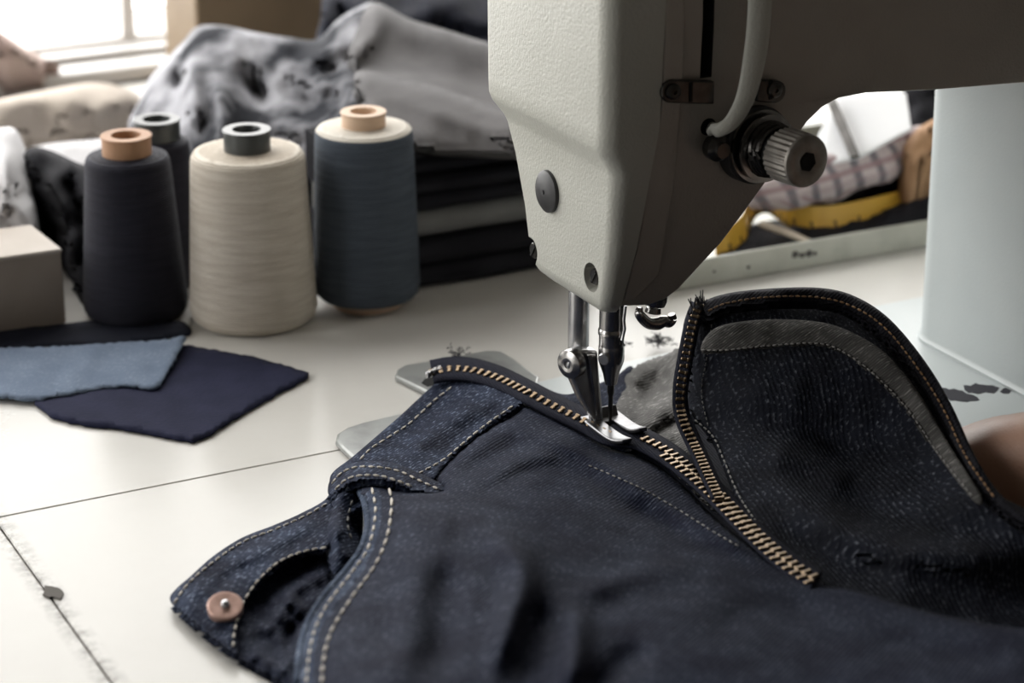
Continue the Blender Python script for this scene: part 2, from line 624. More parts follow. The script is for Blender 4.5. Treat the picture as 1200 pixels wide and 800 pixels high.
def seg_dist(P, poly):
    """distance from points P (n,2) to polyline"""
    P = np.asarray(P, float)
    best = np.full(len(P), 1e9)
    A = np.asarray(poly, float)
    for a, b in zip(A[:-1], A[1:]):
        ab = b - a
        L = (ab @ ab) or 1e-9
        t = np.clip(((P - a) @ ab) / L, 0, 1)
        best = np.minimum(best, np.linalg.norm(P - (a + t[:, None] * ab), axis=1))
    return best


def fold_shape(P, poly, wd):
    """rounded ridge along a polyline, fading out towards both of its ends"""
    P = np.asarray(P, float)
    A = np.asarray(poly, float)
    L = np.r_[0, np.cumsum(np.linalg.norm(np.diff(A, axis=0), axis=1))]
    best, tt = np.full(len(P), 1e9), np.zeros(len(P))
    for i, (a, b) in enumerate(zip(A[:-1], A[1:])):
        ab = b - a
        q = (ab @ ab) or 1e-9
        t = np.clip(((P - a) @ ab) / q, 0, 1)
        d = np.linalg.norm(P - (a + t[:, None] * ab), axis=1)
        m = d < best
        best[m] = d[m]
        tt[m] = ((L[i] + t * (L[i + 1] - L[i])) / L[-1])[m]
    e = np.clip(np.minimum(tt, 1 - tt) / 0.3, 0, 1)
    return np.exp(-(best / wd) ** 2) * (0.12 + 0.88 * e * e * (3 - 2 * e))


def inside(P, poly):
    x, y = P[:, 0], P[:, 1]
    r = np.zeros(len(P), bool)
    A = np.asarray(poly)
    j = len(A) - 1
    for i in range(len(A)):
        xi, yi, xj, yj = A[i, 0], A[i, 1], A[j, 0], A[j, 1]
        if yi != yj:
            r ^= ((yi > y) != (yj > y)) & (x < (xj - xi) * (y - yi) / (yj - yi) + xi)
        j = i
    return r


class Relief:
    CAP = 0.00021      # steepest fold that still faces up
    """height of a cloth over the table: smooth spline through measured spots plus folds (ridges +, creases -)"""

    def __init__(s, ctrl, folds=(), wrinkle=0.0, wscale=40.0, seed=0, cap=None):
        c = np.array(ctrl, float)
        s.xy, z = c[:, :2] / 100, c[:, 2]
        n = len(c)
        K = s.phi(np.linalg.norm(s.xy[:, None] - s.xy[None], axis=2)) + np.eye(n) * 1e-3
        Pm = np.c_[np.ones(n), s.xy]
        A = np.block([[K, Pm], [Pm.T, np.zeros((3, 3))]])
        s.w = np.linalg.solve(A, np.r_[z, 0, 0, 0])
        s.folds = []
        for p, a, wd in folds:
            q = np.asarray(p, float)
            d = q[-1] - q[0]
            across = abs(d[0]) / (np.linalg.norm(d) + 1e-9)
            s.folds.append((catmull(p, 6), math.copysign(min(abs(a), (cap or s.CAP) * wd / max(across, 0.4)), a), wd))
        s.wr, s.ws, s.seed = wrinkle, wscale, seed

    @staticmethod
    def phi(r):
        return np.where(r > 1e-9, r * r * np.log(np.maximum(r, 1e-9)), 0)

    def __call__(s, P):
        P = np.asarray(P, float)
        q = P / 100
        r = np.linalg.norm(q[:, None] - s.xy[None], axis=2)
        z = s.phi(r) @ s.w[:-3] + np.c_[np.ones(len(q)), q] @ s.w[-3:]
        for poly, a, wd in s.folds:
            z = z + a * fold_shape(P, poly, wd)
        if s.wr:
            z = z + s.wr * np.array([noise.fractal(Vector((p[0] / s.ws, p[1] / s.ws, s.seed)), 1.4, 2.1, 3) for p in P])
        return z

    def at(s, px, py, lift=0.0):
        z = float(s(np.array([[px, py]]))[0]) + lift
        return G(px, py, z)


def cloth(name, outline, rel, mat, parent=None, base=None, step=6, lift=0.0, thick=0.0012, edge=0.0, drop=0.0, skirt=False, skirt_z=0.0006, smooth_outline=True, zmin=0.0005, fray=0.0):
    ol = catmull(outline, 6, True) if smooth_outline else np.array(outline, float)
    ol = resample(ol, step * 0.8, True)
    if fray:
        ol = ol + rng.normal(0, fray, ol.shape)
    x0, y0 = ol.min(0)
    x1, y1 = ol.max(0)
    gx, gy = np.meshgrid(np.arange(x0, x1, step), np.arange(y0, y1, step * 0.87))
    gx = gx + (np.arange(gx.shape[0]) % 2)[:, None] * step / 2
    pts = np.c_[gx.ravel(), gy.ravel()]
    pts = pts[inside(pts, ol)]
    loop = np.vstack([ol, ol[:1]])
    pts = pts[seg_dist(pts, loop) > step * 0.45]
    allp = np.vstack([ol, pts])
    n = len(ol)
    res = delaunay_2d_cdt([Vector(p) for p in allp], [(i, (i + 1) % n) for i in range(n)], [], 1, 1e-4)
    V = np.array([tuple(v) for v in res[0]])
    z = rel(V) + lift
    if edge:
        d = seg_dist(V, loop)
        t = np.clip(1 - d / edge, 0, 1)
        e = 1.0
        near = seg_dist(V + np.array([0, e]), loop) < d - 0.5 * e      # rim towards the viewer: kept gentle
        amt = np.where(near, min(drop, 0.00011 * edge), drop)
        z = z - amt * (1 - np.sqrt(np.clip(1 - t * t, 0, 1)))
    z = np.maximum(z, zmin)
    mb = MB()
    W = [G(p[0], p[1], zz) for p, zz in zip(V, z)]
    mb.v = [tuple(p) for p in W]
    mb.f = []
    for f in res[2]:
        a, b, c = (W[i] for i in f[:3])
        mb.f.append(tuple(f) if (b - a).cross(c - a).z > 0 else tuple(f)[::-1])
    if skirt:
        ids = {}
        cnt = {}
        for f in mb.f:
            for i in range(len(f)):
                e = (f[i], f[(i + 1) % len(f)])
                cnt[e] = True
        away = Vector((FWD.x, FWD.y, 0)).normalized()
        for (a, b) in list(cnt):
            if (b, a) not in cnt:
                for q in (a, b):
                    if q not in ids:
                        p = W[q]
                        ids[q] = len(mb.v)
                        nv = p + away * (0.003 + max(0, p.z - skirt_z) * 0.25)
                        mb.v.append((nv.x, nv.y, min(skirt_z, p.z)))
                mb.f.append((b, a, ids[a], ids[b]))
    uv = [(v[0], v[1] + v[2] * 0.8) for v in mb.v]
    o = make(name, mb, mat, parent, base, True, uv=uv, sharp=None, solid=thick)
    return o


def stitches(name, path, rel, mat, parent, lift=0.0008, length=6.5, gap=3.5, r=0.00042, jit=0.5):
    """one row of thread: every stitch a short raised strand lying on the cloth"""
    p = catmull(path, 8)
    p = resample(p, 0.5)
    mb = MB()
    i = 0
    st = int((length + gap) / 0.5)
    ln = int(length / 0.5)
    while i + ln < len(p):
        q = p[[i, i + ln // 4, i + ln // 2, i + 3 * ln // 4, i + ln]] + rng.normal(0, jit * 0.3, (5, 2)) * 0.4
        z = rel(q) + lift
        pts = [G(a[0], a[1], zz - (0.0006 if k in (0, 4) else 0)) for k, (a, zz) in enumerate(zip(q, z))]
        mb.tube(pts, [r * 0.6, r, r, r, r * 0.6], 6)
        i += st
    o = make(name, mb, mat, parent)
    o['kind'] = 'stuff'
    return o

# ================================================================== THE SETTING
def struct(name, mb, mat, **kw):
    return tag(make(name, mb, mat, smooth=False, **kw), kind='structure')


FZ = -0.75
struct('floor', MB().box((-0.15, -0.7, FZ - 0.05), (4.0, 3.2, 0.1)), M['floor'])
struct('ceiling', MB().box((-0.15, -0.7, 1.85), (4.0, 3.2, 0.1)), M['wall'])
X0, X1, Y0 = -2.0, 1.7, -2.2
b = MB()
b.box(((X0 + X1) / 2, WALL_Y + 0.06, (FZ + 0.008) / 2), (X1 - X0, 0.12, 0.008 - FZ))
b.box(((X0 + X1) / 2, WALL_Y + 0.06, (WB[3] + 1.8) / 2), (X1 - X0, 0.12, 1.8 - WB[3]))
b.box(((X0 + WB[0]) / 2, WALL_Y + 0.06, (0.008 + WB[3]) / 2), (WB[0] - X0, 0.12, WB[3] - 0.008))
b.box(((WB[1] + X1) / 2, WALL_Y + 0.06, (0.008 + WB[3]) / 2), (X1 - WB[1], 0.12, WB[3] - 0.008))
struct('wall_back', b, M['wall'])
b = MB()
b.box((WALL_X - 0.06, -0.75, (FZ + WL[2]) / 2), (0.12, 2.9, WL[2] - FZ))
b.box((WALL_X - 0.06, -0.75, (WL[3] + 1.8) / 2), (0.12, 2.9, 1.8 - WL[3]))
b.box((WALL_X - 0.06, (Y0 + WL[0]) / 2, (WL[2] + WL[3]) / 2), (0.12, WL[0] - Y0, WL[3] - WL[2]))
b.box((WALL_X - 0.06, (WL[1] + WALL_Y) / 2, (WL[2] + WL[3]) / 2), (0.12, WALL_Y - WL[1], WL[3] - WL[2]))
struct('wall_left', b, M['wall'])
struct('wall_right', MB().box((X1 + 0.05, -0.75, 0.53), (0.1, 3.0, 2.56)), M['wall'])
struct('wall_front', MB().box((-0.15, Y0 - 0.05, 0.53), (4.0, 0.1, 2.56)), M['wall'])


def window(name, along, fixed, a0, a1, z0, z1, bars, out):
    """frame, upright bars and panes in a wall opening; along = 'x' or 'y'"""
    root = bpy.data.objects.new(name, None)
    mid = (a0 + a1) / 2
    root.location = (mid, fixed, z0) if along == 'x' else (fixed, mid, z0)
    link(root)
    root['kind'] = 'structure'

    def bx(c, sa, sz, d=0.022):
        p = (c[0], fixed + out * 0.04, c[1]) if along == 'x' else (fixed + out * 0.04, c[0], c[1])
        s = (sa, d, sz) if along == 'x' else (d, sa, sz)
        return MB().box(p, s)
    f = MB()
    t = 0.003
    for c, sa, sz in (((mid, z0 + t / 2), a1 - a0, t), ((mid, z1 - t / 2), a1 - a0, t), ((a0 + t / 2, (z0 + z1) / 2), t, z1 - z0), ((a1 - t / 2, (z0 + z1) / 2), t, z1 - z0)):
        q = bx(c, sa, sz)
        f.add(q.v, q.f)
    make('window_frame', f, M['frame'], root, smooth=False)
    xs = [a0] + list(bars) + [a1]
    for x in bars:
        make('mullion', bx((x, (z0 + z1) / 2), 0.009, z1 - z0, 0.014), M['frame'], root, smooth=False)
    for u, v in zip(xs[:-1], xs[1:]):
        make('pane', bx(((u + v) / 2, (z0 + z1) / 2), v - u, z1 - z0, 0.003), M['glass'], root, smooth=False)
    return root


window('window_1', 'x', WALL_Y, WB[0], WB[1], 0.0112, WB[3], (-0.76, -0.37, 0.038, 0.47), 1)
window('window_2', 'y', WALL_X, WL[0], WL[1], WL[2], WL[3], (0.17, 0.40), -1)
struct('trim_1', MB().box((-0.1, WALL_Y - 0.008, 0.003), (2.2, 0.030, 0.010)), M['frame'], bevel=0.002)

struct('trim_2', MB().box((-0.1, WALL_Y + 0.066, 0.0095), (2.2, 0.115, 0.003)), M['frame'])

# ================================================================== TABLE
table = thing('sewing_table', (0, 0.1, FZ), 'cream enamelled sewing table top with cracked joints, under everything else', 'table')
TT = 0.03
for x0, x1, y0, y1 in ((JX + 0.0003, 1.15, -0.48, JY - 0.00014), (JX + 0.0003, 1.15, JY + 0.00014, 0.665), (-1.1, JX - 0.0003, -0.48, 0.665)):
    make('top_panel', MB().box(((x0 + x1) / 2, (y0 + y1) / 2, -TT / 2), (x1 - x0, y1 - y0, TT)), M['table'], table, smooth=False, bevel=0.0006, seg=1)
make('underframe', MB().box((0.02, 0.09, -TT - 0.012), (2.0, 1.0, 0.022)), M['dark_wood'], table, smooth=False)
for x in (-0.95, 1.0):
    for y in (-0.38, 0.57):
        make('leg', MB().box((x, y, (FZ - TT - 0.023) / 2), (0.06, 0.06, -FZ - TT - 0.023)), M['dark_wood'], table, smooth=False, bevel=0.004)
c = G(62, 695)
fl = MB()
ring = [(c.x + 0.0035 * (1 + 0.5 * sin(3.1 * k)) * cos(k * pi / 5), c.y + 0.0052 * (1 + 0.4 * cos(2.3 * k)) * sin(k * pi / 5), 0.0001) for k in range(10)]
fl.hull(ring, [(p[0], p[1], 0.0006) for p in ring])
tag(make('paint_chip', fl, M['wall'], table), 'dark lifted paint chip on the crack')

# ================================================================== SEWING MACHINE
mach = thing('sewing_machine', (0.25, 0.0, 0.0), 'heavy pale grey industrial sewing machine whose needle is down in the jeans', 'sewing machine')


def slab(pts, z0, z1):
    lo = [(p[0], p[1], z0) for p in pts]
    return MB().hull(lo, [(p[0], p[1], z1) for p in pts])


bed_pts = [(0.46, -0.14), (0.46, 0.101), (0.20, 0.0935), (0.02, 0.082), (-0.0295, 0.0765), (-0.0295, -0.14)]
make('slide_plate', slab([(-0.03, -0.14), (-0.03, 0.0762), (-0.05, 0.0755), (-0.080, 0.0728), (-0.088, 0.0708), (-0.0945, 0.0665), (-0.0980, 0.060), (-0.0985, 0.052), (-0.0985, -0.14)], 0.0, 0.0032), M['plate'], mach, bevel=0.0014, seg=3)
bed = make('bed', slab(bed_pts, 0.0, 0.0028), M['bed'], mach, bevel=0.0012, seg=3)
hp = [G(*p) for p in ((463, 447), (465, 440), (474, 434), (520, 427), (570, 417), (588, 418), (602, 427), (632, 449), (628, 462), (545, 480), (530, 478), (505, 468))]
hinge = make('hinge_plate', slab([(p.x, p.y) for p in hp], 0.0, 0.0030), M['plate'], mach, bevel=0.001, seg=3)
q = [G(*p, 0.003) for p in ((494, 449), (498, 444), (528, 437), (531, 441), (520, 447), (501, 453))]
make('hinge_slot_shade', slab([(p.x, p.y) for p in q], 0.0029, 0.00325), M['recess_shade'], hinge, smooth=False)  # dark slab laid on the plate, painting the shade of an open slot

stn = MB()
for poly in ([(1098, 457), (1118, 456), (1136, 462), (1150, 468), (1132, 471), (1112, 468)], [(1128, 453), (1150, 450), (1172, 456), (1158, 461), (1138, 460)], [(1176, 455), (1186, 457), (1180, 461), (1172, 459)]):
    pp = [G(a[0], a[1], .0028) for a in resample(catmull(poly, 4, True), 5, True) + rng.normal(0, .9, resample(catmull(poly, 4, True), 5, True).shape)]
    stn.hull([(p.x, p.y, .00282) for p in pp], [(p.x, p.y, .0030) for p in pp])
tag(make('oil_stain', stn, M['lint'], bed, smooth=False), 'dark oil stain')

# column: rounded box with a small bead where it meets the bed


def rrect(x0, x1, y0, y1, r, z, n=7, g=0.0):
    pts = []
    for cx, cy, a0 in ((x1 - r, y1 - r, 0), (x0 + r, y1 - r, 90), (x0 + r, y0 + r, 180), (x1 - r, y0 + r, 270)):
        for k in range(n):
            a = radians(a0 + 90 * k / (n - 1))
            pts.append((cx + (r + g) * cos(a), cy + (r + g) * sin(a), z))
    return pts


b = MB()
b.loft([rrect(0.1905, 0.37, -0.07, 0.056, 0.016, z, 9, g) for z, g in ((0.0026, 0.0016), (0.0040, 0.0016), (0.0050, 0.0004), (0.0062, 0.0), (0.1, 0.0005), (0.20, 0.0015), (0.27, 0.002))])
make('column', b, M['paint_col'], mach, sharp=50)


def lerp_tab(tab, z):
    return float(np.interp(z, [t[0] for t in tab], [t[1] for t in tab]))


YN = ((0.074, -0.0255), (0.10, -0.030), (0.15, -0.0345), (0.27, -0.0355))     # near side of the head, by height
YF = ((0.074, 0.0345), (0.0786, 0.0385), (0.1125, 0.0495), (0.141, 0.0680), (0.27, 0.0695))
SX = ((0.074, -0.0112), (0.10, -0.0068), (0.16, 0.0012), (0.20, 0.0022), (0.27, 0.003))   # seam between face plate and casting

prof = [(-0.0106, 0.0762), (0.002, 0.0745), (0.0095, 0.0758), (0.0150, 0.0792), (0.0225, 0.0868), (0.0325, 0.0968), (0.0415, 0.108), (0.0505, 0.1195), (0.0605, 0.1335), (0.0680, 0.1432), (0.0745, 0.1485), (0.082, 0.1512), (0.095, 0.1518), (0.126, 0.1490), (0.19, 0.1455), (0.42, 0.138), (0.42, 0.27), (0.0036, 0.27), (0.0028, 0.20), (0.0018, 0.16), (-0.0062, 0.10)]
b = MB()
b.hull([(x, lerp_tab(YN, z), z) for x, z in prof], [(x, lerp_tab(YF, z), z) for x, z in prof])
head = make('arm_casting', b, M['paint_arm_shade'], mach, sharp=30)
bm = bmesh.new()
bm.from_mesh(head.data)
es = []
for e in bm.edges:
    a, c = (v.co + head.location + mach.location for v in e.verts)
    if abs(a.y - c.y) < 0.02 and (a.x > 0 or c.x > 0) and a.z < 0.26 and c.z < 0.26 and a.x < 0.41 and c.x < 0.41:
        es.append(e)
bmesh.ops.bevel(bm, geom=es, offset=0.006, segments=5, profile=0.5, affect='EDGES', clamp_overlap=True)
bm.to_mesh(head.data)
bm.free()


def cutter(mb, mat):
    return make('cut', mb, mat, None, smooth=False)


s0 = on(822, -60, 1, -0.035)
s1 = on(837, -60, 1, -0.035)
s2 = on(823, 93, 1, -0.035)
b = MB()
b.hull([(s0.x, -0.05, 0.262), (s1.x, -0.05, 0.262), (on(836, 93, 1, -0.035).x, -0.05, s2.z), (s2.x, -0.05, s2.z)],
       [(s0.x, -0.010, 0.262), (s1.x, -0.010, 0.262), (on(836, 93, 1, -0.035).x, -0.010, s2.z), (s2.x, -0.010, s2.z)])
hole = on(833, 150, 1, -0.034)
hc = MB().lathe([(0.0035, -0.01), (0.0035, 0.008)], hole, (0, 1, 0), 20)
bake(head, [cutter(b, M['recess_shade']), cutter(hc, M['recess_shade'])])  # cut faces coloured near-black for the shade inside the openings

# raised rib on the near side of the casting, between the seam and the slot
r = [on(x, y, 1, lerp_tab(YN, zz)) for x, y, zz in ((781, -40, 0.21), (801, -40, 0.21), (800, 85, 0.16), (791, 200, 0.13), (772, 320, 0.09), (742, 352, 0.08), (731, 352, 0.08), (752, 240, 0.11), (775, 120, 0.16))]
make('side_rib', MB().hull([p + Vector((0, 0.002, 0)) for p in r], [p + Vector((0, -0.0009, 0)) for p in r]), M['paint_arm_shade'], mach, bevel=0.0007)

# face plate: lofted cap with a step across its upper half
lv = ((0.27, -0.0245, 7.0), (0.150, -0.0245, 7.0), (0.1435, -0.0243, 7.0), (0.1405, -0.0232, 7.0), (0.1345, -0.0194, 6.5), (0.1315, -0.0186, 6.5), (0.12, -0.0186, 6.0), (0.10, -0.0186, 5.5), (0.085, -0.0188, 5.0),
      (0.0785, -0.0188, 4.5), (0.0752, -0.0180, 4.5), (0.0735, -0.0165, 4.0), (0.0728, -0.0145, 3.0))
loops = []
for z, xf, rr in lv:
    r_ = rr / 1000
    yn, yf = lerp_tab(YN, max(z, 0.074)), lerp_tab(YF, max(z, 0.074))
    yn -= 0.0008
    if z < 0.078:
        k = (0.078 - z) / 0.0055
        yn += 0.0045 * k * k
        yf -= 0.011 * k * k
    xs = lerp_tab(SX, max(z, 0.0755)) - 0.0004
    if z < 0.075:
        xs = max(xs, xf + r_ + 0.001)
    lp = [(xs, yn, z)]
    for k in range(8):
        a = pi / 2 * k / 7
        lp.append((xf + r_ - r_ * sin(a), yn + r_ - r_ * cos(a), z))
    for k in range(8):
        a = pi / 2 * k / 7
        lp.append((xf + r_ - r_ * cos(a), yf - r_ + r_ * sin(a), z))
    lp.append((xs, yf, z))
    loops.append(lp)
face = make('face_plate', MB().loft(loops), M['paint_face'], mach, sharp=45)
cuts = []
scr = []
for px, py in ((622, 294), (693, 325)):
    p = on(px, py, 0, -0.0187)
    cuts.append(cutter(MB().lathe([(0.0060, -0.004), (0.0060, 0.0015), (0.0050, 0.0050)], p, (1, 0, 0), 24), M['paint_face']))
    scr.append(p)
bake(face, cuts)
for p in scr:
    s = make('screw', MB().lathe([(0.0, 0.0030), (0.0, 0.0012), (0.0030, 0.0010), (0.0034, 0.0016), (0.0034, 0.006)], p, (1, 0, 0), 20), M['steel_d'], face)
    make('screw_slot', MB().box(p + Vector((0.0009, 0, 0)), (0.0006, 0.0011, 0.0062), Matrix.Rotation(0.6, 3, 'X')), M['recess_shade'], s, smooth=False)
p = on(643, 224, 0, -0.0187)
tag(make('rubber_plug', MB().lathe([(0.0, -0.0030), (0.0009, -0.0030), (0.0010, -0.0026), (0.0072, -0.0024), (0.0086, -0.0014), (0.0088, 0.001)], p, (1, 0, 0), 32), M['black'], face), 'round black rubber plug')

# needle bar, clamp and needle
NX, NY = 0.0035, 0.0063
nb = make('needle_bar', MB().lathe([(0.0052, 0.042), (0.0052, 0.098)], (NX, NY, 0), (0, 0, 1), 24), M['steel'], mach)
cl = make('needle_clamp', MB().lathe([(0.0012, 0.0285), (0.0026, 0.0295), (0.0034, 0.034), (0.0050, 0.0385), (0.0054, 0.040), (0.0054, 0.046), (0.0049, 0.0475), (0.0049, 0.051), (0.0056, 0.0515), (0.0056, 0.0535), (0.005, 0.0545)], (NX, NY, 0), (0, 0, 1), 24), M['steel'], nb)
make('clamp_screw', MB().lathe([(0.0026, 0.0), (0.0026, 0.0016), (0.0022, 0.002), (0, 0.002)], (NX - 0.0045, NY - 0.003, 0.0425), (-0.8, -0.6, 0), 16), M['nickel'], nb)
make('needle', MB().lathe([(0.0, 0.0085), (0.0005, 0.0105), (0.0009, 0.016), (0.0010, 0.024), (0.0015, 0.0255), (0.0015, 0.0305)], (NX, NY, 0), (0, 0, 1), 12), M['steel_d'], nb)
make('thread_guide', MB().tube([on(x, y, 1, 0.0) for x, y in ((733, 358), (731, 375), (732, 385), (729, 398), (731, 405))], 0.0007, 8), M['nickel'], nb)

# presser bar and foot
pb = make('presser_bar', MB().lathe([(0.0044, 0.036), (0.0044, 0.10)], (-0.0045, 0.02, 0), (0, 0, 1), 24), M['nickel'], mach)
foot = bpy.data.objects.new('presser_foot', None)
foot.location = Vector((0.004, 0.003, 0.010)) - mach.location
link(foot, mach)


def slice_y(pts, y0, y1):
    return MB().hull([on(x, y, 1, y0) for x, y in pts], [on(x, y, 1, y0) + Vector((0, y1 - y0, 0)) for x, y in pts])


shank = [(686, 410), (701, 411), (703, 440), (706, 470), (708, 492), (700, 497), (692, 486), (680, 466), (671, 445), (666, 430), (668, 420), (676, 412)]
make('shank', slice_y(shank, 0.0095, 0.0155), M['nickel'], foot, bevel=0.0012, seg=3)
wedge = [(689, 416), (699, 416), (702, 450), (705, 484), (700, 488)]
make('shank_web', slice_y(wedge, 0.0075, 0.0098), M['steel'], foot, bevel=0.0006)
p = on(674, 424, 1, 0.0125)
make('foot_screw', MB().lathe([(0, 0.0042), (0.0014, 0.0042), (0.0017, 0.0050), (0.0030, 0.0052), (0.0034, 0.0052), (0.0060, 0.0042), (0.0063, 0.0036), (0.0063, 0.0004), (0.0058, 0.0), (0.003, -0.004)], p, (-0.93, -0.36, 0), 30), M['steel'], foot)


def toe(x0, x1, yb, yf, flare=0.0):
    L = []
    ys = np.linspace(yb, yf, 12)
    for i, y in enumerate(ys):
        t = i / 11
        z = 0.0098 + 0.0005 * (1 - t) + 0.0022 * max(0, (t - 0.68) / 0.32) ** 2
        th = 0.0019
        dx = flare * max(0, (t - 0.5)) ** 1.5
        sh = 0.0 if t < 0.85 else 0.0016 * ((t - 0.85) / 0.15) ** 2
        L.append([(x0 + dx + sh, y, z), (x1 + dx - sh, y, z), (x1 + dx - sh, y, z + th), (x0 + dx + sh, y, z + th)])
    return MB().loft(L)


make('toe', toe(-0.0056, 0.0018, 0.0172, -0.0160, 0.0030), M['toe'], foot, bevel=0.0005)
make('toe', toe(0.0058, 0.0126, 0.0162, -0.0085, 0.0052), M['toe'], foot, bevel=0.0005)
b = MB().box((0.0042, 0.0120, 0.0112), (0.0060, 0.0085, 0.0018))
b.box((0.0040, 0.0135, 0.0135), (0.013, 0.0022, 0.005), Matrix.Rotation(-0.5, 3, 'X'))
make('foot_bridge', b, M['toe'], foot, bevel=0.0004)

# thread tension assembly on the near side
tc = on(885, 169, 1, -0.034)
ten = bpy.data.objects.new('tension_assembly', None)
ten.location = tc - mach.location
link(ten, mach)
ax = Vector((0.10, -1, 0.03)).normalized()
R1 = 0.0155
make('base_ring', MB().lathe([(R1, -0.004), (R1, 0.0020), (R1 - 0.001, 0.0026), (0.0, 0.0026)], tc, ax, 40), M['black'], ten)
for k, (rr, h) in enumerate(((0.0146, 0.0042), (0.0134, 0.0080))):
    make('tension_disc', MB().lathe([(0.004, h), (rr - 0.0015, h - 0.0007), (rr, h - 0.0010), (rr, h + 0.0002), (rr - 0.0018, h + 0.0003), (0.004, h + 0.0010)], tc, ax, 40), M['steel'], ten)
sp = MB()
sp.tube([tc + ax * (0.008 + 0.006 * t) + (ax.orthogonal().normalized() * cos(t * 2 * pi * 3) + ax.cross(ax.orthogonal().normalized()) * sin(t * 2 * pi * 3)) * (0.0105 - 0.001 * t) for t in np.linspace(0, 1, 60)], 0.0011, 6)
make('spring', sp, M['steel_d'], ten)
make('spindle', MB().lathe([(0.0085, 0.002), (0.0085, 0.017)], tc, ax, 24), M['recess_shade'], ten)
kb = make('knob', MB().lathe([(0.0, 0.0172), (0.0096, 0.0172), (0.0106, 0.0180), (0.0106, 0.0300), (0.0102, 0.0310)], tc, ax, 168, 0.055, 28), M['knob'], ten)
make('knob_cap', MB().lathe([(0.0030, 0.0290), (0.0032, 0.0318), (0.0042, 0.0323), (0.0090, 0.0323), (0.0101, 0.0316), (0.0103, 0.0305)], tc, ax, 40), M['knob'], kb)
make('knob_bore', MB().lathe([(0.0, 0.0290), (0.0, 0.03235), (0.0024, 0.03235), (0.0033, 0.0326), (0.0040, 0.03235), (0.0041, 0.030)], tc, ax, 6), M['recess_shade'], kb)
# small check spring at the left of the discs
p0 = on(838, 172, 1, -0.037)
make('check_spring', MB().lathe([(0.0052, -0.001), (0.0052, 0.003), (0.003, 0.0045), (0.003, 0.0065), (0, 0.0065)], p0, (0, -1, 0), 20), M['steel_d'], ten)

# curved thread guard
path = [(893, -118, -0.030), (893, -100, -0.045), (892, -60, -0.047), (891, -10, -0.047), (888, 40, -0.047), (881, 85, -0.047), (872, 118, -0.0465), (859, 141, -0.0455), (846, 151, -0.0435), (836, 152, -0.040), (833, 150, -0.030)]
cp = catmull(path, 6)
pts = [on(x, y, 1, yy) for x, y, yy in cp]
wd = np.interp(np.linspace(0, 1, len(pts)), [0, 0.45, 0.75, 1], [0.0052, 0.0046, 0.0030, 0.0026])
L = []
for i, p in enumerate(pts):
    t = (pts[min(i + 1, len(pts) - 1)] - pts[max(i - 1, 0)]).normalized()
    nrm = Vector((-0.25, -1, 0.1)).normalized()
    a = t.cross(nrm).normalized()
    b2 = a.cross(t).normalized()
    L.append([p + a * wd[i] * cos(k * pi / 8) + b2 * 0.0017 * sin(k * pi / 8) for k in range(16)])
make('thread_guard', MB().loft(L), M['paint_face'], mach, sharp=60)


def bracket(px0, px1, py0, py1, screw, round_left):
    Yp = -0.0348
    a = on(px0, (py0 + py1) / 2, 1, Yp)
    c = on(px1, (py0 + py1) / 2, 1, Yp)
    h = abs(on(px0, py0, 1, Yp).z - on(px0, py1, 1, Yp).z) / 2
    d = (c - a)
    pts = []
    for k in range(9):
        t = pi / 2 + pi * k / 8
        if round_left:
            pts.append(a + Vector((h + h * cos(t), 0, h * sin(t))))
        else:
            pts.append(c + Vector((-h - h * cos(t), 0, -h * sin(t))))
    if round_left:
        pts += [c + Vector((0, 0, -h)), c + Vector((0, 0, h))]
    else:
        pts += [a + Vector((0, 0, h)), a + Vector((0, 0, -h))]
    br = make('guide_bracket', MB().hull([p + Vector((0, 0.001, 0)) for p in pts], [p + Vector((0, -0.0022, 0)) for p in pts]), M['steel_d'], mach, bevel=0.0006)
    p = on(*screw, 1, Yp - 0.002)
    make('screw', MB().lathe([(0.0032, 0), (0.0032, 0.0012), (0.0024, 0.0018), (0.0010, 0.0018), (0.0008, 0.0010), (0, 0.001)], p, (0, -1, 0), 18), M['steel_d'], br)
    p2 = on((px0 + 2 * px1) / 3 - 4, (py0 + py1) / 2, 1, Yp - 0.0022)
    make('notch', MB().box(p2, (0.0012, 0.0012, h * 1.7)), M['recess_shade'], br, smooth=False)


bracket(772, 834, 94, 121, (788, 107), True)
bracket(884, 918, 92, 118, (907, 105), False)

# small hooked guide under the head
hk = MB()
hk.tube([on(x, y, 1, -0.006) for x, y in ((768, 340), (767, 352), (766, 357))], [0.0052, 0.0052, 0.0046], 18)
hk.tube([on(x, y, 1, -0.006) for x, y in ((766, 356), (766, 360), (765, 366))], [0.0030, 0.0030, 0.0034], 14)
hpts = catmull([(750, 360), (749, 367), (754, 374), (762, 379), (771, 379), (778, 376), (784, 378), (788, 374), (787, 368)], 5)
hk2 = MB().tube([on(x, y, 1, -0.008) for x, y in hpts], list(np.interp(np.linspace(0, 1, len(hpts)), [0, .15, .5, .75, 1], [.0012, .0021, .0027, .0021, .0016])), 12)
h1 = make('lower_guide', hk, M['steel'], mach)
make('hook', hk2, M['steel'], h1)

# ================================================================== JEANS
jeans = thing('jeans', (0.0, -0.15, 0.0), 'dark navy jeans with open brass zipper spread over the machine bed', 'jeans')

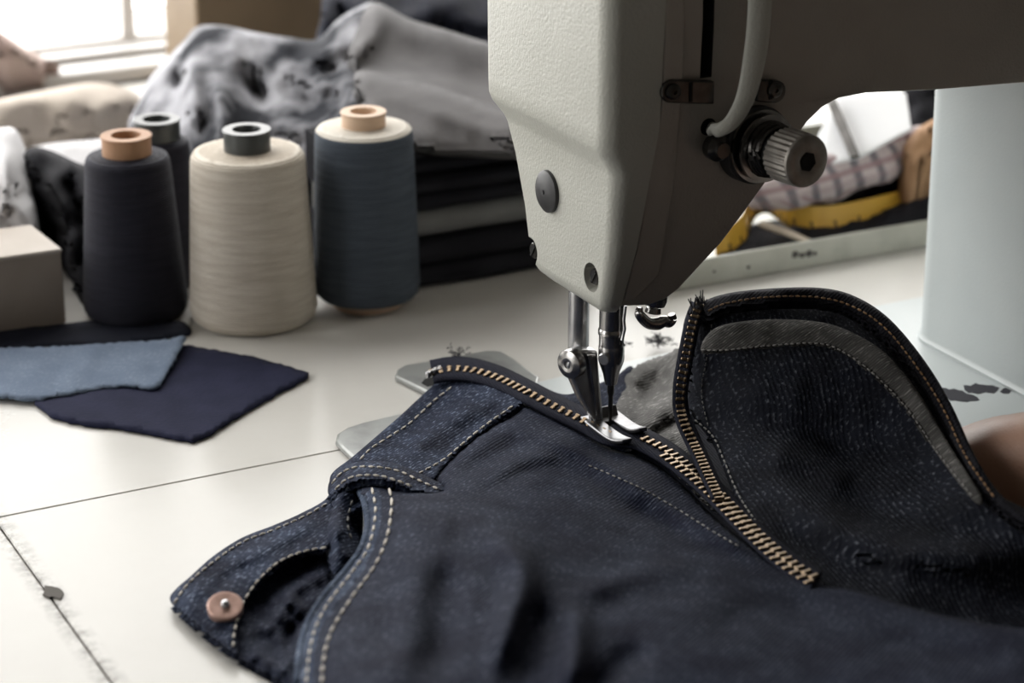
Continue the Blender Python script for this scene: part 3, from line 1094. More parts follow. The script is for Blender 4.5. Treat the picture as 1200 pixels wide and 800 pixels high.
# outside of the front: height over the table
front = Relief([
    (200, 702, .004), (240, 665, .006), (300, 625, .007), (386, 588, .010), (400, 548, .010), (440, 515, .008), (500, 462, .007), (535, 440, .011), (575, 450, .013), (610, 470, .014), (640, 478, .013), (690, 500, .0085), (720, 525, .0085), (760, 540, .010),
    (505, 560, .017), (545, 520, .015), (460, 545, .012), (240, 745, .004), (276, 765, .006), (300, 690, .008), (340, 650, .011), (384, 642, .012),
    (430, 570, .020), (433, 619, .021), (405, 672, .020), (364, 728, .020), (352, 810, .020), (480, 600, .026), (470, 660, .034), (440, 740, .036), (430, 820, .038),
    (560, 560, .020), (600, 520, .015), (560, 620, .032), (640, 560, .017), (700, 570, .015), (620, 650, .034), (560, 740, .040), (700, 640, .026), (760, 590, .012), (800, 620, .014), (700, 720, .037), (800, 690, .031), (620, 820, .042), (760, 820, .042),
    (850, 600, .0105), (900, 640, .0115), (960, 683, .016), (880, 680, .022), (900, 740, .034), (1010, 692, .020), (1080, 714, .025), (1140, 727, .029), (1215, 744, .032), (1000, 770, .037), (1120, 780, .039), (1215, 800, .040), (900, 830, .042), (1080, 840, .042), (1215, 850, .040), (420, 930, .012), (560, 960, .008), (760, 965, .008), (960, 965, .008), (1140, 955, .008), (1290, 900, .012), (1330, 790, .018), (1300, 730, .026)],
    folds=[
        ([(556, 610), (595, 640), (614, 675), (600, 728), (578, 800)], .0095, 20),
        ([(535, 640), (522, 690), (515, 760), (512, 815)], -.0066, 24),
        ([(655, 700), (636, 722), (618, 760), (606, 815)], -.0058, 21),
        ([(662, 700), (676, 735), (674, 775), (666, 820)], .0070, 16),
        ([(775, 765), (735, 772), (706, 800), (690, 830)], -.0045, 18),
        ([(655, 702), (700, 688), (760, 668), (830, 662)], .0030, 11),
        ([(690, 722), (750, 700), (840, 684)], -.0018, 12),
        ([(470, 600), (500, 605), (540, 618)], .0030, 22),
        ([(470, 640), (455, 700), (440, 780)], -.0030, 22),
        ([(700, 572), (760, 604), (802, 629), (860, 655), (905, 672)], -.0042, 12),
        ([(640, 520), (690, 536), (745, 565)], .0018, 6),
        ([(625, 540), (680, 556), (720, 580)], -.0016, 7),
        ([(690, 548), (756, 580), (802, 603), (874, 640), (920, 668)], .0036, 13),
        ([(612, 505), (660, 520), (720, 552), (790, 590)], .0022, 9),
        ([(530, 560), (575, 535), (620, 512)], -.0040, 12),
        ([(545, 590), (600, 556), (650, 545)], -.0022, 12),
        ([(560, 574), (610, 543), (660, 534)], .0020, 9),
        ([(600, 590), (650, 600), (700, 625)], .0018, 14),
        ([(1000, 745), (1080, 760), (1200, 775)], -.0022, 16),
        ([(820, 740), (900, 715), (980, 712)], -.0022, 16),
    ], wrinkle=.0006, wscale=34, seed=3.3)

band_r = Relief([
    (200, 702, .003), (222, 680, .005), (249, 655, .006), (300, 625, .006), (350, 603, .008), (386, 588, .010), (400, 548, .009), (440, 515, .007), (500, 462, .006), (535, 440, .010), (575, 450, .013), (612, 470, .014),
    (505, 562, .013), (545, 520, .012), (460, 545, .012), (240, 745, .003), (276, 765, .004), (292, 695, .007), (340, 650, .010), (384, 642, .011), (260, 705, .008), (320, 650, .010)],
    folds=[
        ([(262, 668), (300, 648), (345, 626), (385, 606)], .0015, 8),
        ([(240, 712), (268, 676), (300, 660)], -.0014, 7),
        ([(232, 722), (222, 705), (240, 680)], .0012, 7),
        ([(470, 540), (520, 500), (575, 465)], .0020, 9),
        ([(445, 535), (490, 496), (535, 462)], -.0018, 10),
        ([(500, 545), (550, 505), (600, 470)], -.0012, 8),
        ([(300, 690), (320, 672), (380, 650)], .0008, 6),
    ], wrinkle=.0006, wscale=16, seed=9.1)

facing_r = Relief([
    (276, 765, .002), (292, 695, .003), (340, 650, .004), (384, 640, .005), (330, 800, .003), (400, 640, .005), (400, 700, .006), (360, 760, .005), (380, 800, .005), (430, 640, .006), (320, 720, .004)],
    folds=[
        ([(305, 745), (330, 720), (345, 690), (390, 668)], .0035, 8),
        ([(300, 715), (320, 690), (350, 668)], -.0020, 7),
        ([(330, 770), (345, 735), (375, 715)], -.0026, 8),
        ([(335, 690), (350, 712), (372, 735)], .0032, 6),
        ([(350, 775), (370, 745), (390, 720)], .0026, 7),
        ([(280, 762), (310, 772), (350, 790)], .0020, 8),
    ], wrinkle=.0016, wscale=13, seed=5.5)

jb = jeans
pf = cloth('pocket_facing', [(268, 766), (276, 735), (286, 700), (304, 670), (335, 650), (388, 636), (440, 628), (446, 670), (420, 720), (400, 760), (392, 830), (352, 822), (318, 796), (286, 778)], facing_r, M['denim'], jb, step=4, edge=6, drop=.002)

wb = cloth('waistband', [(199, 703), (206, 690), (222, 676), (249, 652), (283, 630), (321, 615), (355, 600), (384, 582), (388, 556), (412, 536), (440, 512), (470, 486), (500, 458), (520, 442), (540, 438), (575, 448), (613, 468), (604, 480), (570, 503), (545, 523), (520, 548), (506, 564), (470, 575), (440, 585), (410, 606), (386, 642), (357, 648), (328, 660), (306, 680), (293, 697), (284, 716), (278, 742), (277, 768), (245, 747), (216, 722)],
          band_r, M['denim_band'], jb, step=4, thick=.0016, edge=5, drop=.0016, lift=.0016, zmin=.0032)

fp = cloth('front_panel', [(421, 567), (417, 578), (426, 584), (433, 594), (434, 619), (425, 647), (406, 672), (384, 697), (365, 728), (355, 762), (351, 800), (352, 840), (372, 895), (440, 945), (600, 965), (800, 970), (1000, 968), (1170, 955), (1300, 910), (1345, 820), (1325, 752), (1240, 740), (1180, 734), (1140, 727), (1080, 714), (1010, 693), (962, 684), (925, 668), (880, 640), (838, 606), (800, 567), (772, 546), (742, 532), (715, 524), (690, 506), (662, 489), (636, 478), (612, 470), (604, 480), (570, 503), (545, 523), (522, 546), (512, 562), (518, 574), (480, 573), (455, 565), (438, 563)],
          front, M['denim'], jb, step=5, thick=.0014, edge=16, drop=.0045)

# rolled pale lip of the pocket opening
lip = catmull([(420, 572), (427, 585), (431, 603), (431, 622), (422, 648), (403, 673), (381, 699), (362, 730), (353, 763), (349, 802)], 5)
z = front(lip)
lm = MB().tube([G(p[0], p[1], zz - .0030) for p, zz in zip(lip, z)], 0.0017, 10)
make('pocket_lip', lm, M['denim_worn'], jb, uv=[(v[0], v[1] + v[2]) for v in lm.v], sharp=None)

hem_o = [(422, 574), (428, 590), (430, 604), (430, 622), (421, 648), (402, 673), (380, 699), (361, 730), (352, 763), (350, 815), (356, 850), (382, 862), (377, 815), (376, 775), (384, 739), (408, 699), (433, 665), (449, 630), (455, 591), (452, 573), (438, 566)]
hem = cloth('pocket_hem', hem_o, front, M['denim_hem'], jb, step=4, lift=.0004, edge=14, drop=.0042, thick=.0009)

bag_r = Relief([(386, 600, .012), (384, 640, .010), (395, 676, .008), (400, 580, .017), (400, 620, .017), (408, 650, .013), (417, 580, .016), (414, 620, .008), (420, 660, .007)], folds=[([(398, 580), (394, 620), (397, 665)], .002, 8)], wrinkle=.0005, wscale=12, seed=1.2)
pbag = cloth('pocket_bag', [(387, 596), (391, 582), (403, 574), (417, 577), (424, 590), (425, 620), (421, 650), (409, 672), (396, 682), (384, 664), (382, 626)], bag_r, M['denim_band'], jb, step=3, edge=5, drop=.003)
stitches('stitching', [(413, 586), (408, 604), (408, 618), (413, 634)], bag_r, M['thread_g'], pbag)

# belt loop: a strap arched over the waistband
lp_r = Relief([(385, 575, .013), (400, 549, .016), (420, 542, .0185), (455, 543, .019), (485, 553, .019), (520, 571, .018), (392, 580, .017), (410, 567, .021), (436, 563, .0225), (462, 567, .0225), (482, 574, .021), (512, 577, .0195), (440, 552, .022)],
              folds=[([(396, 572), (412, 556), (440, 551), (470, 558), (515, 575)], .0008, 6)])
bl = cloth('belt_loop', [(384, 576), (387, 562), (399, 549), (418, 541), (455, 541), (482, 550), (502, 559), (523, 570), (520, 577), (498, 578), (480, 575), (461, 567), (436, 563), (412, 567), (394, 579), (388, 581)], lp_r, M['denim_band'], jb, step=3, thick=.0026, edge=4, drop=.0018)
stitches('stitching', [(389, 566), (400, 554), (417, 547), (442, 547), (468, 552), (490, 562), (514, 573)], lp_r, M['thread_w'], bl)
stitches('stitching', [(393, 573), (405, 562), (420, 557), (444, 557), (466, 563), (484, 570)], lp_r, M['thread_w'], bl)

# seams
stitches('stitching', [(422, 538), (435, 525), (460, 509), (477, 498), (495, 482), (510, 468), (531, 452)], band_r, M['thread_w'], wb, lift=.0021)
stitches('stitching', [(490, 555), (520, 538), (545, 517), (567, 499), (590, 483), (607, 471)], band_r, M['thread_w'], wb, lift=.0021)
stitches('stitching', [(204, 706), (222, 682), (250, 658), (284, 635), (322, 620), (356, 605), (386, 588)], band_r, M['thread_w'], wb, lift=.0021)
stitches('stitching', [(382, 641), (355, 646), (327, 658), (305, 677), (292, 694), (283, 710), (275, 738), (273, 760)], band_r, M['thread_w'], wb, lift=.0019)
stitches('stitching', [(436, 572), (440, 600), (432, 640), (411, 672), (383, 709), (367, 744), (360, 787), (359, 820)], front, M['thread_w'], fp, lift=.0005, length=7.5, r=.0005)
stitches('stitching', [(456, 572), (459, 591), (453, 631), (437, 666), (412, 700), (388, 740), (379, 775), (377, 820)], front, M['thread_w'], fp, lift=.0007, length=8.5, r=.00055)
stitches('stitching', [(690, 545), (730, 562), (756, 574), (800, 600), (835, 622), (870, 642)], front, M['thread_g'], fp, lift=.0005, length=4, r=.0003)

# rivet button
p = band_r.at(264, 711, .0030)
nrm = Vector((-0.12, -0.42, 1)).normalized()
rv = make('rivet', MB().lathe([(.0062, -.002), (.0064, .0007), (.0060, .0012), (.0050, .0013), (.0030, .0011), (.0, .0011)], p, nrm, 36), M['copper'], jb)
tag(rv, 'round copper rivet')
make('rivet_nub', MB().lathe([(.0018, .0008), (.0016, .0022), (.0010, .0029), (0, .0031)], p, nrm, 16), M['nickel'], rv)

# ---------------------------------------------------------------- inside of the back, standing up behind the zipper
back = Relief([
    (818, 352, .054), (850, 346, .059), (900, 341, .064), (960, 340, .067), (1000, 350, .067), (1040, 378, .064), (1080, 425, .057), (1110, 475, .050), (1140, 540, .042), (1165, 580, .038), (1215, 625, .034),
    (812, 400, .042), (806, 440, .030), (806, 480, .020), (835, 520, .017), (865, 590, .014), (900, 635, .013), (962, 686, .012), (1060, 722, .012), (1215, 765, .014),
    (900, 405, .049), (980, 410, .0535), (1050, 450, .050), (900, 480, .0335), (960, 520, .0265), (1030, 520, .029), (1090, 560, .030), (930, 580, .0185), (1000, 620, .0195), (1080, 640, .024), (1150, 650, .026), (1215, 690, .016), (1000, 670, .015), (1100, 690, .016)],
    folds=[
        ([(845, 362), (900, 356), (960, 356), (1010, 372), (1060, 420), (1110, 505)], -.0010, 9),
        ([(840, 388), (900, 385), (970, 388), (1030, 414), (1080, 470), (1140, 570)], .0008, 10),
        ([(870, 535), (905, 560), (968, 608), (1040, 640), (1120, 652), (1220, 655)], .0036, 20),
        ([(960, 560), (1030, 602), (1110, 625), (1220, 632)], -.0028, 20),
        ([(840, 500), (900, 498), (960, 512), (1020, 545)], -.0018, 20),
        ([(880, 520), (950, 545), (1010, 580)], .0025, 16),
        ([(900, 610), (960, 650), (1060, 690)], -.0030, 18),
        ([(850, 470), (900, 455), (960, 468)], .0004, 18),
    ], wrinkle=.0006, wscale=30, seed=7.7)
bp = cloth('back_panel', [(822, 356), (850, 347), (900, 341), (960, 340), (1000, 350), (1040, 377), (1080, 425), (1110, 475), (1135, 530), (1165, 575), (1225, 625), (1225, 775), (1150, 752), (1060, 726), (1000, 704), (963, 688), (930, 664), (898, 634), (866, 592), (846, 545), (835, 520), (816, 494), (806, 476), (806, 440), (811, 400)],
           back, M['denim_in'], jb, step=5, thick=.0013, edge=6, drop=.0015)
rim = cloth('rim', [(824, 355), (850, 344), (900, 338), (960, 337), (1002, 347), (1043, 374), (1084, 423), (1115, 474), (1141, 530), (1172, 578), (1225, 622), (1222, 632), (1160, 588), (1122, 534), (1096, 482), (1068, 436), (1030, 392), (994, 366), (956, 357), (900, 357), (852, 363), (828, 372)],
            back, M['denim_rim'], jb, step=3.2, thick=.0022, edge=4, drop=.0012, lift=.0026)
stitches('stitching', [(830, 364), (852, 355), (900, 348), (956, 348), (997, 358), (1037, 384), (1076, 432), (1106, 480), (1131, 533), (1166, 584)], back, M['thread_o'], rim, lift=.0032, length=5, gap=2.5, r=.0004)
lin = cloth('waistband_lining', [(829, 392), (850, 380), (900, 374), (960, 377), (1000, 390), (1040, 416), (1080, 465), (1115, 525), (1150, 580), (1142, 588), (1100, 535), (1064, 482), (1024, 440), (988, 414), (958, 404), (900, 407), (850, 412), (822, 412)],
            back, M['heather'], jb, step=3, thick=.0008, lift=.0040, edge=4, drop=.0004)
stitches('stitching', [(822, 410), (850, 410), (900, 405), (958, 402), (988, 412), (1024, 438), (1064, 480), (1100, 532), (1142, 585)], back, M['thread_g'], lin, lift=.0044, length=4, gap=3, r=.00035)
stitches('stitching', [(815, 492), (836, 512), (848, 538), (868, 584), (900, 628), (930, 657), (958, 680)], back, M['thread_g'], bp, lift=.0006, length=4, gap=2.5, r=.0004)
stitches('stitching', [(834, 380), (828, 420), (822, 460), (830, 500)], back, M['thread_g'], bp, lift=.0006, length=3.5, gap=3, r=.00025)

# frayed tip of the zipper end
fr = MB()
q0 = back.at(819, 362, .002)
for k in range(26):
    d = Vector((rng.normal(0, .0018), rng.normal(0, .0018), rng.uniform(.003, .009)))
    s_ = q0 + Vector((rng.normal(0, .0014), rng.normal(0, .0014), rng.uniform(-.004, 0)))
    fr.tube([s_, s_ + d * 0.5 + Vector((rng.normal(0, .0006), rng.normal(0, .0006), 0)), s_ + d], [.0005, .0004, .0002], 5)
fr.lathe([(0, -.006), (.0028, -.004), (.0032, 0), (.002, .0025), (0, .003)], q0 - Vector((0, 0, .001)), (0.1, 0, 1), 12)
tag(make('frayed_tip', fr, M['lint'], jb), kind='stuff')

# grey pocket lining between foot and right-hand zipper
lin_r = Relief([(715, 500, .006), (728, 450, .006), (748, 424, .007), (775, 412, .012), (803, 405, .024), (804, 470, .017), (812, 520, .011), (790, 540, .008), (750, 520, .007), (770, 460, .009)],
               folds=[([(745, 470), (768, 452), (790, 432)], -.0045, 12), ([(740, 495), (770, 485), (800, 470)], .0035, 10), ([(735, 455), (752, 435), (775, 425)], .0025, 8), ([(760, 515), (785, 500), (800, 500)], -.002, 9)], wrinkle=.0012, wscale=14, seed=2.2)
cloth('pocket_lining', [(712, 502), (722, 462), (732, 440), (752, 425), (778, 416), (806, 408), (808, 470), (816, 520), (850, 580), (838, 596), (800, 560), (764, 532)], lin_r, M['lining'], jb, step=3.5, edge=5, drop=.0015, fray=.6)
fac_r = Relief([(520, 432, .009), (580, 430, .009), (640, 452, .007), (700, 445, .006), (740, 430, .006), (720, 500, .0055), (640, 480, .0085), (560, 455, .0085), (690, 500, .0055)], folds=[([(600, 436), (650, 460), (700, 480)], .0015, 8)], wrinkle=.0008, wscale=14, seed=4.1)
cloth('fly_facing', [(508, 440), (530, 430), (570, 429), (600, 437), (636, 453), (664, 462), (695, 452), (722, 440), (742, 430), (744, 480), (742, 530), (715, 522), (690, 505), (640, 482), (600, 466), (560, 454), (530, 450)], fac_r, M['denim'], jb, step=4, edge=4, drop=.001)

und_r = Relief([(735, 500, .0045), (850, 500, .0060), (900, 600, .0060), (970, 690, .0060), (740, 560, .0045), (850, 680, .0050)])
cloth('fly_underlay', [(722, 506), (760, 500), (812, 486), (850, 512), (880, 570), (920, 628), (985, 690), (940, 700), (860, 660), (800, 610), (745, 560)], und_r, M['tape_cloth'], jb, step=6)

# ---------------------------------------------------------------- zipper
chainA = [(506, 437), (530, 433), (556, 435), (585, 444), (612, 457), (640, 472), (666, 485), (688, 496), (712, 509), (736, 512), (752, 516)]
chainB = [(752, 516), (780, 531), (808, 552), (836, 577), (864, 606), (892, 634), (922, 660), (957, 683)]
chainR = [(820, 358), (812, 378), (807, 402), (802, 428), (798, 452), (797, 474), (801, 494), (810, 514), (820, 535), (830, 557), (843, 584)]
zA = lambda P: np.interp(np.asarray(P)[:, 0], [506, 560, 620, 690, 752, 800, 860, 957], [.013, .0155, .0160, .0110, .0105, .0125, .0145, .0175])
zR = lambda P: np.interp(np.asarray(P)[:, 1], [358, 400, 440, 480, 520, 584], [.0555, .0450, .0345, .0240, .018, .0150])


def tape(name, path, zf, half, drop=.0012, parent=jeans):
    p = resample(catmull(path, 6), 4)
    t = np.gradient(p, axis=0)
    n = np.c_[-t[:, 1], t[:, 0]] / np.linalg.norm(t, axis=1)[:, None]
    rows = []
    for k in (-1, -0.5, 0, 0.5, 1):
        q = p + n * half * k
        rows.append([G(a[0], a[1], max(0.001, zz - drop)) for a, zz in zip(q, zf(p))])
    mb = MB()
    m = len(p)
    for r in rows:
        mb.v += [tuple(v) for v in r]
    for j in range(4):
        for i in range(m - 1):
            mb.f.append((j * m + i, j * m + i + 1, (j + 1) * m + i + 1, (j + 1) * m + i))
    return make(name, mb, M['tape_cloth'], parent, uv=[(v[0], v[1] + v[2]) for v in mb.v], solid=.001, sharp=None)


tapeA = tape('zipper_tape', chainA + chainB[1:], zA, 13)
tapeR = tape('zipper_tape', chainR, zR, 9)

tb = bmesh.new()
for (cx, sx), (cy, sy), (cz, sz) in (((0, .0036), (0, .0012), (.0003, .0011)), ((.0014, .0012), (0, .0016), (.0003, .0013))):
    r = bmesh.ops.create_cube(tb, size=1)
    bmesh.ops.scale(tb, vec=(sx, sy, sz), verts=r['verts'])
    bmesh.ops.translate(tb, vec=(cx, cy, cz), verts=r['verts'])
bmesh.ops.bevel(tb, geom=tb.edges[:], offset=.00025, segments=1, affect='EDGES')
tooth_me = bpy.data.meshes.new('tooth')
tb.to_mesh(tooth_me)
tb.free()
tooth_me.materials.append(M['brass'])


def teeth(path, zf, count, side, parent, off=0.0, shift=0.0, tilt=0.0):
    """single teeth along a chain; side = +1 / -1: which way the tooth reaches across"""
    P = resample(catmull(path, 8), 0.5)
    W = [G(a[0], a[1], zz) for a, zz in zip(P, zf(P))]
    d = [0.0]
    for a, c in zip(W[:-1], W[1:]):
        d.append(d[-1] + (c - a).length)
    d = np.array(d)
    Wn = np.array([tuple(v) for v in W])
    org = origin_of(parent)
    pitch = d[-1] / count
    sy = min(1.7, pitch / .0027)
    s = shift * pitch
    while s < d[-1]:
        p = Vector([np.interp(s, d, Wn[:, k]) for k in range(3)])
        p2 = Vector([np.interp(min(s + .002, d[-1]), d, Wn[:, k]) for k in range(3)])
        p1 = Vector([np.interp(max(s - .002, 0), d, Wn[:, k]) for k in range(3)])
        t = (p2 - p1).normalized()
        upv = Vector((-FWD.x * 0.35 * (1 + tilt), -FWD.y * 0.35 * (1 + tilt), 1)).normalized()
        x = t.cross(upv).normalized() * side
        zc = x.cross(t)
        if zc.z < 0:
            zc = -zc
        yv = zc.cross(x)
        o = bpy.data.objects.new('tooth', tooth_me)
        o.matrix_local = Matrix.Translation(p - x * off - org) @ Matrix((x, yv, zc)).transposed().to_4x4() @ Matrix.Rotation(rng.normal(0, .06), 4, 'Z') @ Matrix.Diagonal((1, sy, 1, 1))
        link(o, parent)
        s += pitch


teeth(chainA[:9], zA, 26, -1, tapeA)
teeth(chainB, zA, 34, 1, tapeA, off=.0018)
teeth(chainB[1:], zA, 29, -1, tapeA, off=.0018, shift=.5)
teeth(chainR, zR, 39, -1, tapeR, tilt=1.0)
st = MB()
for k, (x, y) in enumerate(((503, 438), (509, 435), (515, 433))):
    st.box(G(x, y, .0135), (.0042, .0018, .0026), Matrix.Rotation(0.6 + .25 * k, 3, 'Z'))
tag(make('end_stop', st, M['nickel'], tapeA, bevel=.0004), 'bright crimped end stop')

# ================================================================== THREAD CONES


def thread_cone(px, py, r_bot, r_top, y_top, r_tube, y_tube, wind, tube_m, label, top_m=None, foot_ring=None, lift=0.0):
    """px, py: middle of the base in the photograph; radii in its pixels; y_top / y_tube: rows of the shoulder's and the tube's middle"""
    c = G(px, py, 0.0)
    k = mpp(c)
    zt, zu = z_over(c, y_top), z_over(c, y_tube)
    rb, rt, ru = r_bot * k, r_top * k, r_tube * k * 0.97
    root = thing('thread_cone', c, label, 'thread cone', 'thread cones in front of the fabric pile')
    z0 = foot_ring if foot_ring else 0.0008
    prof = [(ru, z0), (rb * 0.90, z0), (rb * 0.97, z0 + 0.002), (rb, z0 + 0.006)]
    prof += [(rb + (rt - rb) * t, z0 + 0.006 + (zt - 0.005 - z0 - 0.006) * t) for t in np.linspace(0.1, 1, 12)]
    prof += [(rt * 0.985, zt - 0.0025), (rt * 0.94, zt - 0.0007)]
    top = [(rt * 0.94, zt - 0.0007), (rt * 0.8, zt + 0.0002), (ru, zt + 0.0004)]
    if top_m is None:
        prof += top[1:]
    make('thread_winding', MB().lathe(prof, c, (0, 0, 1), 64), wind, root, sharp=60)
    if top_m is not None:
        tag(make('thread_shoulder', MB().lathe([(rt * 0.97, zt - 0.0016)] + top, c, (0, 0, 1), 64), top_m, root, sharp=60), 'pale thread shoulder')
    t = ru
    make('tube', MB().lathe([(t * 1.03, 0.0006), (t * 1.03, z0 + 0.001), (t, z0 + 0.002), (t, zu - 0.0012), (t * 1.05, zu - 0.0006), (t * 1.03, zu), (t * 0.62, zu), (t * 0.58, zu - 0.001), (t * 0.58, zu - 0.012), (0.0, zu - 0.0125)], c, (0, 0, 1), 40), tube_m, root)
    if foot_ring:
        make('foot_ring', MB().lathe([(rb * 0.62, 0.0004), (rb * 0.66, 0.001), (rb * 0.66, z0 + 0.0002), (ru, z0 + 0.0003)], c, (0, 0, 1), 40), tube_m, root)
    return root


thread_cone(160, 366, 61, 49, 181, 29, 158, M['w_black'], M['tube_brown'], 'tall black thread cone on a brown card tube')
thread_cone(298, 372, 74.5, 66, 176, 27.5, 151, M['w_cream'], M['tube_dark'], 'tall cream thread cone on a dark tube')
thread_cone(431, 357, 62, 56.5, 148, 26, 130, M['w_blue'], M['tube_tan'], 'slate blue thread cone with a pale shoulder and tan tube', M['w_pale'], .006)
thread_cone(194, 330, 46, 36, 163, 27, 139, M['w_black'], M['tube_dark'], 'black thread cone with a dark tube, behind the brown-tubed cone')

# ================================================================== SWATCHES AND BOX AT THE LEFT
flat = Relief([(0, 400, .0012), (200, 400, .0012), (0, 500, .0012), (360, 440, .0012), (225, 515, .0012)], wrinkle=.0003, wscale=40)
o = cloth('denim_swatch', [(40, 471), (60, 488), (100, 497), (150, 502), (190, 510), (226, 516), (244, 509), (300, 474), (361, 441), (362, 436), (300, 418), (216, 403), (120, 408), (60, 440)], flat, M['f_navy2'], base=G(200, 455), step=6, smooth_outline=False, lift=.0010, edge=4, drop=.0004, fray=.5)
tag(o, 'deep navy denim swatch lying half under the light blue swatch', 'swatch')
lt = Relief([(-40, 410, .0035), (0, 408, .0035), (100, 405, .0040), (217, 394, .006), (185, 453, .0045), (120, 458, .0035), (40, 466, .0035), (0, 464, .0035), (-40, 466, .0032), (100, 430, .0042)], wrinkle=.0005, wscale=30)
o = cloth('denim_swatch', [(-45, 412), (0, 407), (60, 406), (120, 402), (180, 399), (217, 393), (218, 397), (204, 424), (187, 452), (181, 455), (150, 452), (120, 455), (80, 462), (40, 468), (0, 464), (-45, 460)], lt, M['f_light'], base=G(90, 430), step=5, smooth_outline=False, thick=.0012, fray=.6, edge=4, drop=.0005)
tag(o, 'light blue denim swatch with a frayed edge, lying on the navy swatch', 'swatch')
dk = Relief([(-40, 380, .0016), (0, 385, .0016), (120, 385, .0016), (225, 385, .0016), (100, 400, .0016)])
o = cloth('denim_swatch', [(-45, 384), (-45, 408), (60, 404), (130, 404), (222, 391), (226, 386), (215, 376), (150, 372), (100, 376), (50, 382)], dk, M['f_navy'], base=G(90, 392), step=6, smooth_outline=False, thick=.0010)
tag(o, 'dark navy cloth piece under the black thread cone with brown tube', 'swatch')

bx0 = on(78, 380, 2, 0.0).xy
zt = on(78, 290, 1, bx0.y).z
bk = on(36, 263, 2, zt)
b = MB()
lo = [(-0.275, bx0.y + .004), (bx0.x, bx0.y), (bk.x, bk.y), (-0.275, bk.y + .004)]
box = thing('card_box', (-0.215, bx0.y + .025, 0.0), 'plain taupe card box by the black thread cone', 'box')
make('body', b.hull([(x, y, 0.0006) for x, y in lo], [(x, y, zt - .0012) for x, y in lo]), M['box'], box, bevel=.0008, smooth=False)
cx_, cy_ = np.mean([p[0] for p in lo]), np.mean([p[1] for p in lo])
lit_top = [(cx_ + (x - cx_) * 1.006, cy_ + (y - cy_) * 1.03) for x, y in lo]
make('lit_top', MB().hull([(x, y, zt - .0022) for x, y in lit_top], [(x, y, zt) for x, y in lit_top]), M['lit_top'], box, bevel=.0008, smooth=False)  # box has no separate lid: thin paler slab paints the lit top

# ================================================================== FABRIC PILE BEHIND


def heap(name, outline, ctrl, mat, label, cat='fabric', folds=(), wr=.002, ws=30, seed=0, step=7, group=None, edge=12, drop=.005, skirt=True, base=None, skirt_z=0.0006, zmin=.0012):
    rel = Relief(ctrl, folds, wr, ws, seed, 0.00024)
    xs = np.mean([p[0] for p in outline])
    ys = max(p[1] for p in outline)
    o = cloth(name, outline, rel, mat, base=base or G(xs, ys, 0), step=step, thick=.0015, edge=edge, drop=drop, skirt=skirt, zmin=zmin, skirt_z=skirt_z)
    return tag(o, label, cat, group)


# folded cloths stacked at the right of the slate cone
def folded_cloth(x0, x1, y0, y1, z0, z1, mat, label, plies=2, wob=.0015, seed=0, base_name='folded_cloth'):
    root = thing(base_name, ((x0 + x1) / 2, (y0 + y1) / 2, z0), label, 'folded fabric', None)
    h = (z1 - z0) / plies
    for k in range(plies):
        a, c = z0 + h * k + .0002, z0 + h * (k + 1) - .0002
        r = (c - a) / 2
        loops = []
        for x in np.linspace(x0, x1, 24):
            w = wob * noise.noise(Vector((x * 30, seed, k)))
            w2 = wob * 0.6 * noise.noise(Vector((x * 18, seed + 5, k)))
            yy = y0 + w + .0015 * k * ((-1) ** k)
            lp = []
            for i in range(9):
                t = -pi / 2 + pi * i / 8
                lp.append((x, yy + r - r * 1.1 * cos(t), (a + c) / 2 + r * sin(t) * (0.97) + w2 * (1 if i > 4 else 0) * 0.3))
            lp += [(x, y1, c), (x, y1, a)]
            loops.append(lp)
        make('ply', MB().loft(loops), mat, root, sharp=70)
    return root


SY = 0.217
zs = [on(560, y, 1, SY).z for y in (334, 275, 239, 176)]
zs[0] = 0.0006
folded_cloth(-0.012, 0.115, SY, 0.30, zs[0], zs[1], M['f_black'], 'black folded cloth at the bottom of the stack by the slate thread cone', 2, seed=1)
folded_cloth(-0.010, 0.112, SY + .003, 0.295, zs[1] + .0003, zs[2], M['f_charcoal'], 'charcoal grey folded cloth in the middle of the stack', 1, seed=2)
folded_cloth(-0.013, 0.108, SY - .001, 0.295, zs[2] + .0003, zs[3] - .001, M['f_black'], 'black folded cloth on the charcoal one, under grey twill', 3, seed=3)

twill = heap('twill_fabric', [(408, 66), (416, 40), (426, 12), (440, 3), (458, 10), (480, 22), (520, 34), (560, 46), (600, 58), (660, 80), (660, 174), (612, 168), (560, 164), (500, 160), (470, 152), (440, 142), (422, 118), (420, 84)],
     [(440, 6, .103), (520, 36, .100), (600, 60, .097), (660, 85, .092), (408, 66, .092), (420, 85, .086), (420, 118, .084), (440, 150, .080), (500, 178, .0740), (560, 181, .0735), (612, 184, .0735), (660, 190, .073), (500, 78, .086), (575, 100, .083), (500, 110, .084), (580, 135, .080), (500, 145, .079), (580, 160, .078)],
     M['f_grey'], 'mid grey twill fabric heaped in folds on top of the folded stack',
     folds=[([(446, 40), (480, 62), (540, 84), (600, 98), (660, 110)], -.0022, 18), ([(420, 78), (460, 90), (500, 102), (560, 124), (610, 142), (660, 158)], .0022, 15), ([(440, 120), (490, 143), (560, 160), (640, 170)], -.0012, 14), ([(440, 8), (441, 38), (410, 68)], .004, 9)],
     wr=.0012, ws=50, seed=1.5, base=G(540, 330, 0), skirt_z=zs[3] + .0005)

